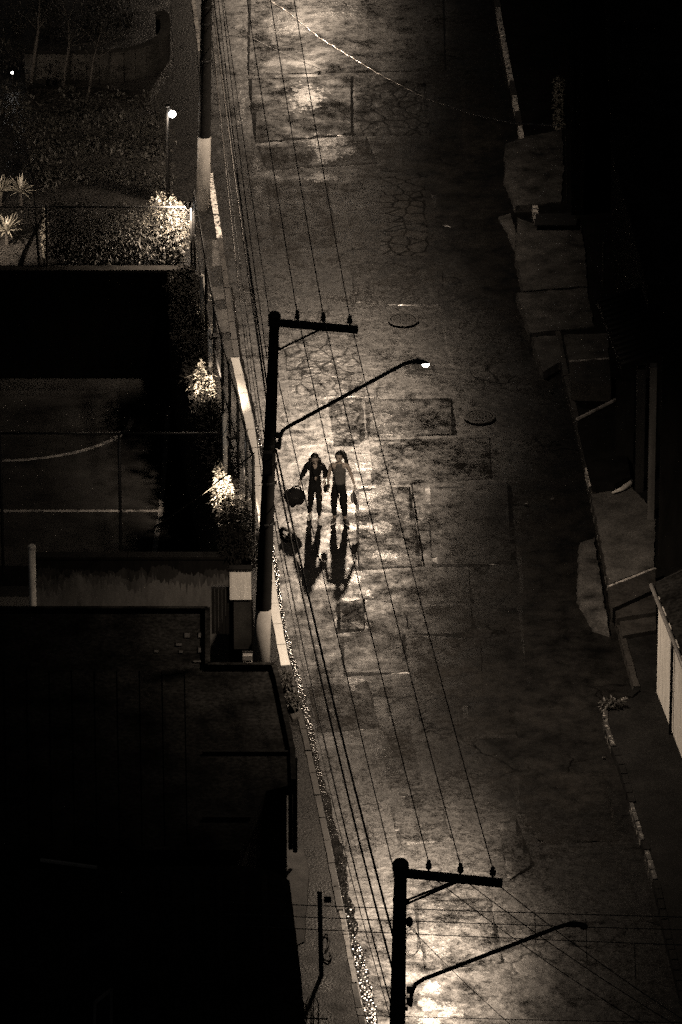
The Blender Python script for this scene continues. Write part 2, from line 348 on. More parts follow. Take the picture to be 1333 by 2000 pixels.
# repaired patches of the carriageway: each is its own slab
PATCH = [  # pixel outline, material, proud height
    ([(484, 152), (690, 146), (692, 262), (498, 279)], 'patch', .022),
    ([(694, 150), (832, 158), (842, 262), (696, 264)], 'rough', .008),
    ([(500, 284), (716, 266), (738, 318), (522, 332)], 'patch', .012),
    ([(484, -60), (868, -60), (872, 136), (610, 142), (484, 147)], 'patch', .016),
    ([(842, 378), (900, 372), (1000, 376), (1012, 444), (900, 446), (852, 438)], 'patch', .03),
    ([(682, 516), (720, 508), (868, 528), (862, 600), (694, 590)], 'patch', .018),
    ([(742, 340), (830, 345), (838, 500), (744, 496)], 'rough', .008),
    ([(552, 668), (640, 655), (700, 690), (716, 772), (640, 778), (566, 764)], 'rough', .010),
    ([(712, 780), (884, 776), (892, 848), (718, 854)], 'patch', .026),
    ([(722, 858), (958, 852), (962, 934), (806, 944), (728, 948)], 'patch', .012),
    ([(692, 952), (802, 950), (826, 1106), (700, 1112)], 'patch', .016),
    ([(830, 952), (1000, 942), (1010, 1100), (846, 1108)], 'patch', .024),
    ([(684, 1118), (918, 1110), (924, 1176), (792, 1180), (716, 1168), (690, 1160)], 'patch', .010),
    ([(656, 1176), (714, 1168), (712, 1230), (658, 1236)], 'rough', .03),
    ([(786, 1184), (920, 1180), (936, 1244), (800, 1238)], 'patch', .022),
    ([(662, 1242), (792, 1236), (800, 1314), (672, 1320)], 'patch', .020),
    ([(804, 1242), (940, 1248), (946, 1358), (852, 1364), (808, 1316)], 'patch', .014),
    ([(904, 1376), (1004, 1386), (1012, 1440), (910, 1442)], 'patch', .03),
    ([(1002, 1512), (1180, 1502), (1210, 1640), (1060, 1650), (1010, 1590)], 'patch', .03),
    ([(972, 1604), (1010, 1598), (1046, 1690), (992, 1722)], 'patch', .028),
    ([(1004, 950), (1110, 944), (1130, 1050), (1012, 1060)], 'patch', .006),
    ([(1008, 1064), (1118, 1058), (1124, 1150), (1016, 1160)], 'patch', .012),
    ([(806, 1760), (958, 1752), (986, 1880), (830, 1894)], 'patch', .014),
    ([(600, 1340), (720, 1330), (742, 1420), (622, 1430)], 'patch', .010),
    ([(640, 780), (708, 776), (714, 850), (700, 872), (652, 868)], 'rough', .006),
    ([(900, 150), (960, 146), (985, 290), (905, 300)], 'patch', .01),
    ([(1010, 1180), (1130, 1176), (1180, 1330), (1030, 1340)], 'patch', .012),
    ([(760, 1560), (860, 1552), (884, 1640), (780, 1650)], 'patch', .012),
    ([(740, 1420), (800, 1416), (826, 1530), (760, 1540)], 'patch', .006),
    ([(850, 560), (1000, 550), (1030, 700), (880, 720)], 'patch', .010),
    ([(520, 350), (640, 346), (660, 480), (536, 490)], 'patch', .008),
]
def cut_patch(q, h):
    """slab top cut into a fine net so that it rides over the uneven road"""
    bm = bmesh.new(); f = bm.faces.new([bm.verts.new((p.x, p.y, 0)) for p in q]); bm.normal_update()
    if f.normal.z < 0: f.normal_flip()
    bmesh.ops.inset_region(bm, faces=[f], thickness=.016+h*.4, use_even_offset=True)
    xs = [p.x for p in q]; ys = [p.y for p in q]
    for ax, lo, hi, st in ((0, min(xs), max(xs), .12), (1, min(ys), max(ys), .16)):
        t = lo+st
        while t < hi:
            co = [0, 0, 0]; no = [0, 0, 0]; co[ax] = t; no[ax] = 1
            bmesh.ops.bisect_plane(bm, geom=bm.verts[:]+bm.edges[:]+bm.faces[:], plane_co=co, plane_no=no); t += st
    be = set(v for e in bm.edges if e.is_boundary for v in e.verts)
    for v in bm.verts: v.co.z = roll(v.co.x, v.co.y)+(.002 if v in be else h)
    bedges = [e for e in bm.edges if e.is_boundary]; r = bmesh.ops.extrude_edge_only(bm, edges=bedges)
    for v in r['geom']:
        if isinstance(v, bmesh.types.BMVert): v.co.z -= .03
    bmesh.ops.recalc_face_normals(bm, faces=bm.faces[:])
    me = bpy.data.meshes.new('asphalt_patch'); bm.to_mesh(me); bm.free(); return me
for pts, mm, h in PATCH:
    me = cut_patch(jit(PX(pts), .16, .02), h*.8); me.materials.append(M[mm]); o = bpy.data.objects.new('asphalt_patch', me); COL.objects.link(o); o.parent = road; wet_attr(o)
# broken lips along old trench cuts
for pts in ([(804, 946), (812, 1000), (820, 1050), (829, 1106)]  ,):
    P = along(PX(pts), .12)
    mb = MB(); mb.tube([p+Vector((random.uniform(-.008, .008), random.uniform(-.01, .01), .0)) for p in P], [random.uniform(.008, .024) for _ in P], 6)
    mb.build('broken_asphalt_lip', M['patch'], road)
# running water sparkling in the left gutter: real ripples
def gutter(pts, w0, w1, name):
    P = along(PX(pts, .0), .016); mb = MB(); nw = 15; rows = []
    for i, p in enumerate(P):
        d = (P[min(i+1, len(P)-1)]-P[max(i-1, 0)]).normalized(); nrm = Vector((-d.y, d.x, 0))
        if nrm.x < 0: nrm = -nrm
        w = w0+(w1-w0)*i/len(P); w *= max(.25, .8+.55*noise.noise(Vector((p.x*.3, p.y*.55, 3)))+.45*noise.noise(Vector((p.x*2, p.y*2.2, 8))))
        for j in range(nw):
            q = p+nrm*(w*j/(nw-1)); h = (noise.noise(Vector((q.x*22, q.y*18, 0)))*.006+noise.noise(Vector((q.x*52, q.y*44, 5)))*.0035)*max(.1, .75+.8*noise.noise(Vector((q.x*1.5, q.y*1.1, 9))))
            mb.v.append((q.x, q.y, .012+h+roll(q.x, q.y)*.5))
    for i in range(len(P)-1):
        for j in range(nw-1):
            a = i*nw+j; mb.f.append((a, a+1, a+nw+1, a+nw))
    o = mb.build(name, M['water'], None, True); struct(o); return o
gutter([(568, 1290), (606, 1450), (647, 1640), (688, 1850), (711, 1970), (738, 2080)], .12, .26, 'gutter_water')
gutter([(452, 560), (470, 700), (489, 780), (503, 850), (513, 900), (523, 1000), (545, 1180), (566, 1285)], .06, .1, 'gutter_water')

# pavements
walkL = PX([(u, v) for u, v in KL[:13]], .12)
left_edge = [(560, 1640), (545, 1480), (505, 1330), (492, 1150), (492, 1060), (458, 920), (428, 800), (405, 680), (381, 528), (381, 400), (345, 395), (300, 200), (340, 130), (330, -90)]
mb = MB(); mb.prism(PX(KL, .12)+PX([(560, 2110)]+left_edge, .12), -3.0, .12); lw = struct(mb.build('pavement', M['walk']))
mb = MB(); mb.prism(PX(KR1[:]+KR2, .12)+PX([(1700, 2110), (1700, -90)], .12), -3.0, .12); rw = struct(mb.build('pavement', M['walk2']))
gpoly = PX([(330, -95), (340, 130), (300, 200), (345, 395), (378.5, 400), (378.5, 531), (-420, 533), (-420, -95)], .1)
mb = MB(); mb.prism(gpoly, -3.0, .1); struct(mb.build('garden_ground', M['gravel']))
# paving slabs of the left pavement that stand out
for pts in ([(412, 562), (436, 560), (441, 586), (417, 588)], [(418, 606), (444, 604), (451, 650), (425, 652)], [(414, 470), (430, 469), (434, 520), (414, 522)], [(428, 668), (455, 665), (462, 700), (440, 706)]):
    MB().slab(jit(PX(pts, .12), .2, .01), .11, .135, .012).build('paving_slab', M['slabc'], lw)

# kerb stones, one by one
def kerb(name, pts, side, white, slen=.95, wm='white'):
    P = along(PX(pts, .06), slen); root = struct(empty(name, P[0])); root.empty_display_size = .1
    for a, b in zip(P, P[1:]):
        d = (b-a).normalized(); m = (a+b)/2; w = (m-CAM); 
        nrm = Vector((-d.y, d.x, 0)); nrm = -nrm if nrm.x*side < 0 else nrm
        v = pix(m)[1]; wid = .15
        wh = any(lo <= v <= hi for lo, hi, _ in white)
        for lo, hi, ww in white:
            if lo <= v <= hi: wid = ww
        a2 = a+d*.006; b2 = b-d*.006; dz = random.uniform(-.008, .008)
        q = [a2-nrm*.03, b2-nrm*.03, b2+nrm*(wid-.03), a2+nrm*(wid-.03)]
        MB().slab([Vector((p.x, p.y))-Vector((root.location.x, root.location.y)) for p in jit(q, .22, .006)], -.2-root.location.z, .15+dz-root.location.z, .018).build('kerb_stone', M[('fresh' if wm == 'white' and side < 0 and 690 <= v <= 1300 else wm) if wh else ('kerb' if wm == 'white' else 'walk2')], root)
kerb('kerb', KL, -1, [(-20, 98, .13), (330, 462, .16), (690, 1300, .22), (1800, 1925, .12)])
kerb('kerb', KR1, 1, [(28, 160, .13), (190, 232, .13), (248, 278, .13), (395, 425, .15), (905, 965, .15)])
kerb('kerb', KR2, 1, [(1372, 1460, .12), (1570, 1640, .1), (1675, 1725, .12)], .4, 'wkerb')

# sunken sports court
ZC = -2.5
mb = MB(); mb.prism(PX([(-420, 560), (405, 560), (470, 900), (500, 1105), (-420, 1105)], ZC), -3.0, ZC); court = struct(mb.build('court_floor', M['court']))
def stripe(pts, w, z, m, parent, name):
    P = [Vector(p) for p in pts]; mb = MB(); L = []; Rr = []
    for i, p in enumerate(P):
        d = (P[min(i+1, len(P)-1)]-P[max(i-1, 0)]).normalized(); nrm = Vector((-d.y, d.x, 0)); L.append(p+nrm*w/2); Rr.append(p-nrm*w/2)
    for i in range(len(P)-1): mb.quad(*[Vector((q.x, q.y, z)) for q in (L[i], L[i+1], Rr[i+1], Rr[i])])
    return mb.build(name, m, parent)
stripe(PX([(329, 800), (315, 994), (300, 1090)], ZC), .11, ZC+.004, M['line'], court, 'court_line')
stripe(PX([(-60, 998), (310, 998)], ZC), .11, ZC+.004, M['line'], court, 'court_line')
stripe(along(PX([(258, 818), (255, 830), (246, 843), (225, 857), (195, 870), (150, 884), (100, 893), (40, 899), (-40, 901)], ZC), .3), .12, ZC+.004, M['line'], court, 'court_line')

# retaining walls of the court
Yb = G(200, 531, .1).y
bw = empty('retaining_wall', (0, 0, 0), 'dark retaining wall dropping from the garden hedge to the sunken court', 'wall')
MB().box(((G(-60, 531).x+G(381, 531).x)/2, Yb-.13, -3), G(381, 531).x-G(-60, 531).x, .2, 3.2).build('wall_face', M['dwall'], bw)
MB().box(((G(-60, 531).x+G(381, 531).x)/2, Yb-.13, .203), G(381, 531).x-G(-60, 531).x, .27, .06).build('coping', M['dwall'], bw)
LEDGE = [(381, 534), (405, 680), (428, 800), (458, 920), (492, 1060)]
MB().prism([p-Vector((.125, 0, 0)) for p in PX(LEDGE, .1)]+[p-Vector((.62, 0, 0)) for p in PX(LEDGE[::-1], .1)], -3.0, .1).build('planting_bed', M['soil'])['kind'] = 'structure'
FB = [(381, 528), (405, 680), (428, 800), (458, 920), (492, 1060)]
P = PX(FB, .12); mb = MB()
ew = empty('retaining_wall', (0, 0, 0), 'dark retaining wall between the lit pavement and the court', 'wall')
for a, b in zip(P, P[1:]):
    o = Vector((-.12, 0, 0)); mb.prism([a+o, b+o, b-Vector((.02, 0, 0)), a-Vector((.02, 0, 0))], -3, .2)
mb.build('wall_face', M['dwall'], ew)

# ================================================================ POLES, LAMPS, WIRES
p1b = G(509, 1345, .12); H1 = V(537, 617, p1b.y).z                       # height of a pole top
p1t = V(537, 617, p1b.y)
p0b = G(397, 408, .12); p2t = G(783, 1688, H1); p2b = Vector((p2t.x-.12, p2t.y, .12))
p0t = Vector((p0b.x+.2, p0b.y, H1))
pm_b = Vector((p0b.x-.95, p0b.y+24.5, .12)); pm_t = pm_b+Vector((.2, 0, H1-.12))
arm1 = (G(697, 634, H1)-G(537, 620, H1)); ARML = 1.72; AD = Vector((arm1.x, arm1.y, 0)).normalized()
def utility_pole(base, top, label, arm_len, r0, r1, two_brace):
    o = empty('utility_pole', base, label, 'utility pole', 'utility poles along the left pavement')
    T = Vector(top)-Vector(base); N = 10
    def at(z): return T*(z/T.z)
    h_w = 1.85
    MB().tube([at(h_w+.0), at(h_w+.01)]+[at(h_w+(T.z-h_w)*k/N) for k in range(1, N+1)], [r0*.93]*2+[r0*.93+(r1-r0*.93)*k/N for k in range(1, N+1)], 14).build('shaft', M['conc'], o, True)
    MB().tube([at(-.1), at(h_w*.5), at(h_w)], [r0, r0*.965, r0*.93+.001], 14).build('painted_base', M['whitepole'], o, True)
    c0 = at(T.z-.08)-AD*.12-Vector((0, r1+.05, 0)); c1 = c0+AD*(arm_len+.1)
    MB().bar(c0, c1, .11, .13).build('crossarm', M['dark'], o)
    MB().lathe(at(T.z-.12), [(r1+.03, 0), (r1+.035, .03), (r1+.035, .14), (r1, .19), (.02, .2)], 12).build('pole_cap', M['dark'], o)
    ins = []
    for k, f in enumerate((.34, .65, .965)):
        p = c0+AD*arm_len*f+Vector((0, 0, .07))
        i = MB().lathe(p, [(.018, -.02), (.018, .06), (.05, .07), (.06, .09), (.035, .11), (.055, .13), (.055, .15), (.03, .17), (.04, .2), (.03, .23)], 10).build('insulator', M['porc'], o, True)
        MB().lathe(p, [(.03, -.005), (.03, .012)], 6).build('pin_nut', M['zinc'], i)
        ins.append(Vector(base)+p+Vector((0, 0, .19)))
    bz = at(T.z-.72)
    for dy in ((-.06, .06) if two_brace else (-.02,)):
        MB().bar(bz+Vector((r1, dy-.05, 0)), c0+AD*arm_len*.62+Vector((0, dy*.6, -.05)), .035, .035).build('brace', M['dark'], o)
    for z in (T.z-.72, T.z*.66, T.z*.61, T.z*.56, T.z*.45):
        rr = r1+(r0-r1)*(1-z/T.z)
        MB().lathe(at(z), [(rr+.004, -.03), (rr+.012, -.025), (rr+.012, .025), (rr+.004, .03)], 14).build('clamp_band', M['dark'], o)
        MB().box(at(z)+Vector((rr+.02, -.02, -.03)), .05, .05, .06).build('clamp_bolt', M['dark'], o)
    return o, ins
pole1, ins1 = utility_pole(p1b, p1t, 'tall concrete utility pole with white base beside the walking pair', ARML, .175, .095, False)
pole0, ins0 = utility_pole(p0b, p0t, 'utility pole with bright white base beside the far pavement', ARML, .165, .095, False)
pole2, ins2 = utility_pole(p2b, p2t, 'nearest utility pole, its heavy crossarm at the foot of the picture', 1.80, .18, .11, True)
polem, insm = utility_pole(pm_b, pm_t, 'farthest utility pole up the street above the picture', ARML, .165, .095, False)

def lamp(label, att, tip, on, spread, watt, across=.27, lean=9):
    o = empty('street_lamp', att, label, 'street lamp', 'street lamps on the utility poles')
    a = Vector((0, 0, 0)); t = Vector(tip)-Vector(att)
    hd = Vector((t.x, t.y, 0)).normalized(); L = Vector((t.x, t.y, 0)).length
    pts = [a+Vector((0, 0, -.35))+hd*.02, a+Vector((0, 0, -.1))+hd*.04, a+hd*.1+Vector((0, 0, .08)), a+hd*.25+Vector((0, 0, .2))]
    e = hd*(L*.86)+Vector((0, 0, t.z-.02)); s0 = pts[-1]
    pts += [s0.lerp(e, k/6) for k in range(1, 7)]
    pts += [hd*(L*.9)+Vector((0, 0, t.z+.03)), hd*(L*.95)+Vector((0, 0, t.z+.05)), hd*(L*.985)+Vector((0, 0, t.z+.05))]
    MB().tube(pts, .038, 10).build('lamp_arm', M['dark'], o, True)
    MB().box(a+Vector((0, 0, -.3)), .1, .12, .08).build('clamp', M['dark'], o)
    MB().box(a+Vector((0, 0, -.08)), .1, .12, .08).build('clamp', M['dark'], o)
    ang = math.atan2(hd.y, hd.x); Mr = Matrix.Rotation(ang, 4, 'Z')
    hb = t+Vector((0, 0, .05))
    def hood(p): return Vector((p.x, p.y*(1-.25*(p.x > 0)), max(p.z, -.015)))
    MB().ellip(hb-hd*.1, .2, .085, .06, 14, 8, Mr, hood).build('lamp_head', M['dark'], o, True)
    MB().ellip(t+Vector((0, 0, .02))+hd*.03, .075, .056, .052, 14, 8, Mr).build('lens', M['lens'] if on else M['glass'], o, True)
    MB().lathe(hb-hd*.14+Vector((0, 0, .03)), [(.025, 0), (.025, .05), (.015, .06)], 8).build('photocell', M['zinc'], o)
    if on:
        d = bpy.data.lights.new('lamp_light', 'SPOT'); d.energy = watt; d.color = LAMPCOL; d.spot_size = R(spread); d.spot_blend = .8; d.shadow_soft_size = .21
        q = bpy.data.objects.new('lamp_light', d); COL.objects.link(q); q.parent = o; q.location = t+Vector((0, 0, -.08))+hd*.03; q.scale = (across, 1, 1); q.rotation_euler = (0, R(lean), 0)
    return o
def pole_at(b, t, z): b = Vector(b); t = Vector(t); return b.lerp(t, (z-b.z)/(t.z-b.z))
Z_L = V(545, 845, p1b.y).z
tip1 = V(829, 713, p1b.y+AD.y/AD.x*3.3)
off1 = Vector((tip1.x, tip1.y, 0))-Vector((p1b.x, p1b.y, 0)); ZT = tip1.z
def att(b, t, z=None): p = pole_at(b, t, z or Z_L); return p+Vector((.16, -.03, 0))
lamp('lit street lamp on its long arm above the walking pair', att(p1b, p1t), tip1, True, 156, LAMP_W*.78, .5, 0)
lamp('lit street lamp behind the walking pair, above the top edge', att(p0b, p0t), Vector((p0b.x, p0b.y-1.2, 0))+off1+Vector((0, 0, ZT+.9)), True, 158, LAMP_W*1.25)
lamp('lit street lamp farthest up the street, above the top edge', att(pm_b, pm_t), Vector((pm_b.x, pm_b.y, 0))+off1+Vector((0, 0, ZT)), True, 158, LAMP_W*.72)
tip2 = V(1137, 1812, p2b.y-.4)
lamp('unlit street lamp on the nearest pole at bottom right', V(800, 1930, p2b.y-.05), tip2, False, 150, 0)

def wire(name, a, b, sag, r, label, cat='wire', group=None, m='wire', n=26):
    a = Vector(a); b = Vector(b); o = empty(name, a, label, cat, group)
    pts = [a.lerp(b, k/n)-a-Vector((0, 0, 4*sag*(k/n)*(1-k/n))) for k in range(n+1)]
    MB().tube(pts, r, 6).build('strand', M[m], o, True)
    return o
nm = ('left', 'middle', 'right')
for k in range(3):
    wire('power_wire', ins1[k], ins2[k], .25, .0105, '%s of three thin power wires running between the two crossarms' % nm[k], group='high voltage wires')
    wire('power_wire', ins0[k], ins1[k], .25, .0105, '%s of three power wires rising from the crossarm behind the pair' % nm[k], group='high voltage wires')
    wire('power_wire', insm[k], ins0[k], .25, .0105, '%s of three power wires beyond the top of the picture' % nm[k], group='high voltage wires')
    e = G((1262, 1350, 1380)[k], (2004, 2020, 2020)[k], H1-1.2)
    wire('service_wire', ins2[k]+Vector((0, -.05, -.2)), e, .1, .0085, '%s of three wires slanting from the near crossarm to bottom right' % nm[k])
# telephone cables strung lower down
CB = [('thin telephone cable nearest the power wires', 745, 1728, .010, .12), ('thick telephone cable bundle, innermost of the heavy cables', 878, 1858, .021, .3), ('thick telephone cable carrying the spare loop', 905, 1930, .019, .45), ('sagging telephone cable closest to the left kerb', 985, 2010, .014, .5), ('slack thin telephone line along the gutter', 1010, 2040, .008, .75)]
for k, (lab, v1, v2, r, sg) in enumerate(CB):
    a = V(541, v1, p1b.y-.1+.02*k); a.x = pole_at(p1b, p1t, a.z).x+.13
    b = V(770, v2, p2b.y); b.x = pole_at(p2b, p2t, b.z).x-.05+.02*k
    wire('telephone_cable', a, b, sg, r, lab+', nearer span', 'cable', 'telephone cables, near span')
    c = pole_at(p0b, p0t, a.z)+Vector((.14, 0, 0))
    wire('telephone_cable', c, a+Vector((0, .12, .02)), sg*.7, r*.8, lab+', far span', 'cable', 'telephone cables, far span', 'shiny' if k in (2,) else 'wire')
for k, (dv, dx, lab) in enumerate(((700, -.12, 'thin drop line left of the far cables'), (760, -.13, 'second thin drop line left of the far cables'), (930, -.14, 'loose thin line lowest on the far side cables'))):
    a = V(530, dv, p1b.y); a.x = pole_at(p1b, p1t, a.z).x+dx
    c = pole_at(p0b, p0t, a.z-.1)+Vector((.12, 0, 0))
    wire('drop_line', c, a, .5, .009, lab, 'cable', None, 'shiny' if k == 2 else 'wire')
# shiny cable across the street, far
cpts = [(505, -12), (560, 22), (625, 75), (740, 145), (830, 192), (920, 222), (1000, 240), (1110, 247)]
zz = [6.4, 6.1, 5.8, 5.4, 5.1, 4.9, 4.8, 4.7]
o = empty('service_cable', G(*cpts[0], 6.4), 'shiny twisted service cable slanting across the far road', 'cable')
A = along([G(u, v, z) for (u, v), z in zip(cpts, zz)], .06)
MB().tube(rel(o, [p+Vector((0, 0, .006*math.sin(i*1.3))) for i, p in enumerate(A)]), [.013+.004*math.sin(i*1.3) for i in range(len(A))], 6).build('strand', M['shiny'], o, True)
wire('service_cable', G(400, 20, 6), G(640, 140, 4.6), .1, .007, 'thin line crossing under the shiny cable near the far pole', 'cable')
# three lines crossing the foot of the picture
for k, (va, vb) in enumerate(((1766, 1790), (1789, 1815), (1811, 1846))):
    wire('crossing_wire', G(440, va-4, 6.6-.3*k), G(1480, vb+5, 6.6-.3*k), .02, .0085, ('upper', 'middle', 'lower')[k]+' of three level wires crossing behind the near crossarm')
wire('crossing_wire', G(700, 1983, 6.2), G(1480, 1999, 6.2), .02, .007, 'lowest level wire along the bottom edge of the picture')
wire('crossing_wire', V(800, 1810, p2b.y-.2), G(1010, 2012, 5), .05, .007, 'thin line dropping right from the near pole clamp')
wire('stay_cable', V(497, 885, p1b.y), G(246, 1068, .2), .06, .014, 'dark stay cable slanting from the pole to the court wall', 'cable')
# spacer ties between the level wires
for u, v0, v1, w in ((1045, 1786, 1842, 'left'), (1145, 1795, 1880, 'middle'), (1240, 1845, 1912, 'right')):
    wire('spacer_tie', G(u, v0, 6.5), V(u+2, v1, G(u, v0, 6.5).y), 0, .007, w+' thin upright tie hanging from the level wires', 'tie', None, 'wire', 4)
# spare cable loop hung on the heavy cable
lp = V(561, 1045, p1b.y-2.6); o = empty('cable_loop', lp, 'bow shaped loop of spare cable hung beside the pole', 'cable loop')
pts = []
for k in range(33):
    t = 2*math.pi*k/32; pts.append(Vector((.16*math.cos(t)+.03*math.cos(2*t), 0, -.13*math.sin(t)-.07*math.cos(t))))
MB().tube(pts, .03, 7, False).build('coil', M['wire'], o, True)
MB().tube([p*.86+Vector((.01, -.03, .01)) for p in pts], .02, 6, False).build('coil', M['wire'], o, True)
MB().bar((-.13, -.02, .06), (.13, -.02, -.1), .025).build('bracket', M['dark'], o); MB().bar((-.03, -.02, -.16), (.06, -.02, .12), .025).build('bracket', M['dark'], o)
# coils of cable on the near pole
c = V(800, 1835, p2b.y-.15); o = empty('cable_coil', c, 'thin cable coil looping off the near pole', 'cable coil')
for k in range(3):
    MB().tube([Vector((.02+.13*math.cos(t)+.02*k, -.02*k, (.3-.04*k)*math.sin(t)-.05)) for t in [2*math.pi*i/24 for i in range(25)]], .006, 5, False).build('coil', M['wire'], o, True)
MB().lathe((.0, 0, .28), [(.05, 0), (.06, .04), (.06, .12), (.03, .16)], 10).build('junction_can', M['dark'], o)
# splice box and conduit on the middle pole
o = empty('cable_conduit', G(496, 1330, .12), 'dark conduit pipe rising beside the middle pole', 'pipe')
top = V(508, 1050, G(496, 1330, .12).y); MB().tube(rel(o, [G(500, 1335, .12), top-Vector((0, 0, .4)), top]), .05, 10).build('pipe', M['dark'], o, True)
MB().box(rel(o, [top])[0]+Vector((0, 0, -.02)), .16, .14, .1).build('cap', M['dark'], o)
c = V(523, 905, p1b.y-.22); o = empty('splice_box', c, 'dark splice box strapped to the middle pole', 'box')
MB().box((0, 0, -.25), .2, .16, .5).build('housing', M['dark'], o); MB().box((0, -.085, -.2), .14, .02, .36).build('lid', M['dark'], o)

# ================================================================ MANHOLES
def manhole(u, v, label):
    o = empty('manhole', G(u, v, .0), label, 'manhole cover', 'manholes in the road')
    MB().lathe((0, 0, 0), [(.36, .0), (.36, .026), (.34, .032), (.295, .032), (.295, .0)], 28).build('frame', M['iron'], o)
    c = MB().lathe((0, 0, 0), [(.285, .0), (.285, .022), (.27, .03), (.03, .033)], 28).build('cover', M['iron'], o)
    for i in range(-3, 4):
        w = math.sqrt(max(.0, .25**2-(i*.07)**2))
        for j in range(-3, 4):
            if abs(j*.07) < w: MB().box((i*.07, j*.07, .03), .04, .04, .011, (i+j) % 2*R(45)).build('stud', M['iron'], c)
manhole(788, 626, 'round iron manhole cover nearer the far crossarm'); manhole(937, 815, 'dark round manhole cover right of the street lamp')
# loose stones glinting on the dark side of the road
for u, v, lab in ((1080, 975, 'larger pale loose stone on the dark road by the right kerb'), (1028, 985, 'small loose stone left of the larger one on the dark road'), (1078, 766, 'loose stone on the dark road below the porch steps'), (1180, 1481, 'pale loose stone by the curved kerb end'), (624, 141, 'tiny bright stone on the far road')):
    p = G(u, v, .0); s = random.uniform(.025, .05)
    o = MB().ellip((0, 0, s*.4), s*1.4, s, s*.7, 7, 5, None, lambda q: q*random.uniform(.8, 1.2)).build('stone', M['kerb']); o.location = p; tag(o, lab, 'stone', 'loose stones on the road')

# ================================================================ PEOPLE
def skin_part(chains, mb):
    """grow a continuous surface over joint chains; each chain = (verts[(x,y,z,r)], edges)"""
    for vs, es in chains:
        me = bpy.data.meshes.new('t'); me.from_pydata([v[:3] for v in vs], es, []); ob = bpy.data.objects.new('t', me); COL.objects.link(ob)
        sk = ob.modifiers.new('s', 'SKIN'); sk.use_smooth_shade = True; sk.branch_smoothing = .3
        if not me.skin_vertices: bpy.context.view_layer.update()
        for i, v in enumerate(vs):
            d = me.skin_vertices[0].data[i]; d.radius = (v[3], v[4] if len(v) > 4 else v[3]); d.use_root = (i == 0)
        sb = ob.modifiers.new('u', 'SUBSURF'); sb.levels = 2; sb.render_levels = 2
        dg = bpy.context.evaluated_depsgraph_get(); ev = ob.evaluated_get(dg); m2 = ev.to_mesh()
        mb.add([v.co.copy() for v in m2.vertices], [tuple(p.vertices) for p in m2.polygons]); ev.to_mesh_clear()
        bpy.data.objects.remove(ob); bpy.data.meshes.remove(me)
    return mb
def chain(vs): return (vs, [(i, i+1) for i in range(len(vs)-1)])
def hand(wr, d, side, curl, mb):
    """palm and five fingers from the wrist along d; side = thumb direction"""
    wr = Vector(wr); d = Vector(d).normalized(); s = Vector(side); s = (s-d*s.dot(d)).normalized(); n = d.cross(s)*curl
    k = wr+d*.085
    ch = [chain([(*wr, .026, .02), (*(wr+d*.04), .034, .016), (*k, .036, .014)])]
    for i, (L, o) in enumerate(((.062, .030), (.074, .010), (.07, -.010), (.054, -.029))):
        b = k+s*o; ch.append(chain([(*(b-d*.015), .009), (*(b+d*L*.45), .0085), (*(b+d*L*.75+n*L*.3), .008), (*(b+d*L*.85+n*L*.62), .007)]))
    b = wr+d*.03+s*.03; ch.append(chain([(*(b-s*.01), .011), (*(b+s*.025+d*.025), .010), (*(b+s*.03+d*.055+n*.012), .008)]))
    return skin_part(ch, mb)
def head(c, tilt, yaw, mb):
    Mh = Matrix.Translation(Vector(c)) @ Matrix.Rotation(yaw, 4, 'Z') @ Matrix.Rotation(tilt, 4, 'X')
    def f(p):
        q = p.copy()
        if q.z < 0: q.x *= 1+q.z*2.2; q.y = q.y*(1+q.z*1.2)-.01*(-q.z/.11)       # jaw narrows and comes forward
        if abs(q.x) < .022 and q.y < -.05 and -.045 < q.z < .012: q.y -= .02        # nose
        if q.y < -.05 and .005 < q.z < .03 and .018 < abs(q.x) < .05: q.y += .008   # eye sockets
        return q
    mb.ellip((0, 0, 0), .077, .097, .116, 26, 20, Mh, f)
    for sx in (-1, 1): mb.ellip(Mh @ Vector((sx*.079, .01, -.005)), .012, .022, .032, 8, 6, Matrix.Rotation(yaw, 4, 'Z'))
    return Mh
def face(Mh, par):
    for sx in (-1, 1):
        MB().ellip(Mh @ Vector((sx*.031, -.083, .014)), .012, .007, .007, 8, 6).build('eye', M['hair'], par, True)
        MB().bar(Mh @ Vector((sx*.016, -.09, .034)), Mh @ Vector((sx*.046, -.083, .036)), .008).build('eyebrow', M['hair'], par)
    MB().ellip(Mh @ Vector((0, -.087, -.058)), .022, .007, .007, 8, 6).build('mouth', M['dshoe'], par, True)
def shoe(an, yaw, m, par):
    Ms = Matrix.Translation(Vector((an[0], an[1], 0))) @ Matrix.Rotation(yaw, 4, 'Z')
    mb = MB(); mb.ellip(Ms @ Vector((0, -.06, .052)), .045, .135, .055, 14, 9, Matrix.Rotation(yaw, 4, 'Z'), lambda p: Vector((p.x*(1+.15*(p.y < -.05)), p.y, max(p.z*(1.0 if p.y > 0 else .68), -.05))))
    s = mb.build('shoe', m, par, True)
    mb = MB(); mb.ellip(Ms @ Vector((0, -.06, .016)), .05, .142, .016, 14, 6, Matrix.Rotation(yaw, 4, 'Z')); mb.build('sole', M['shoe'], s, True)

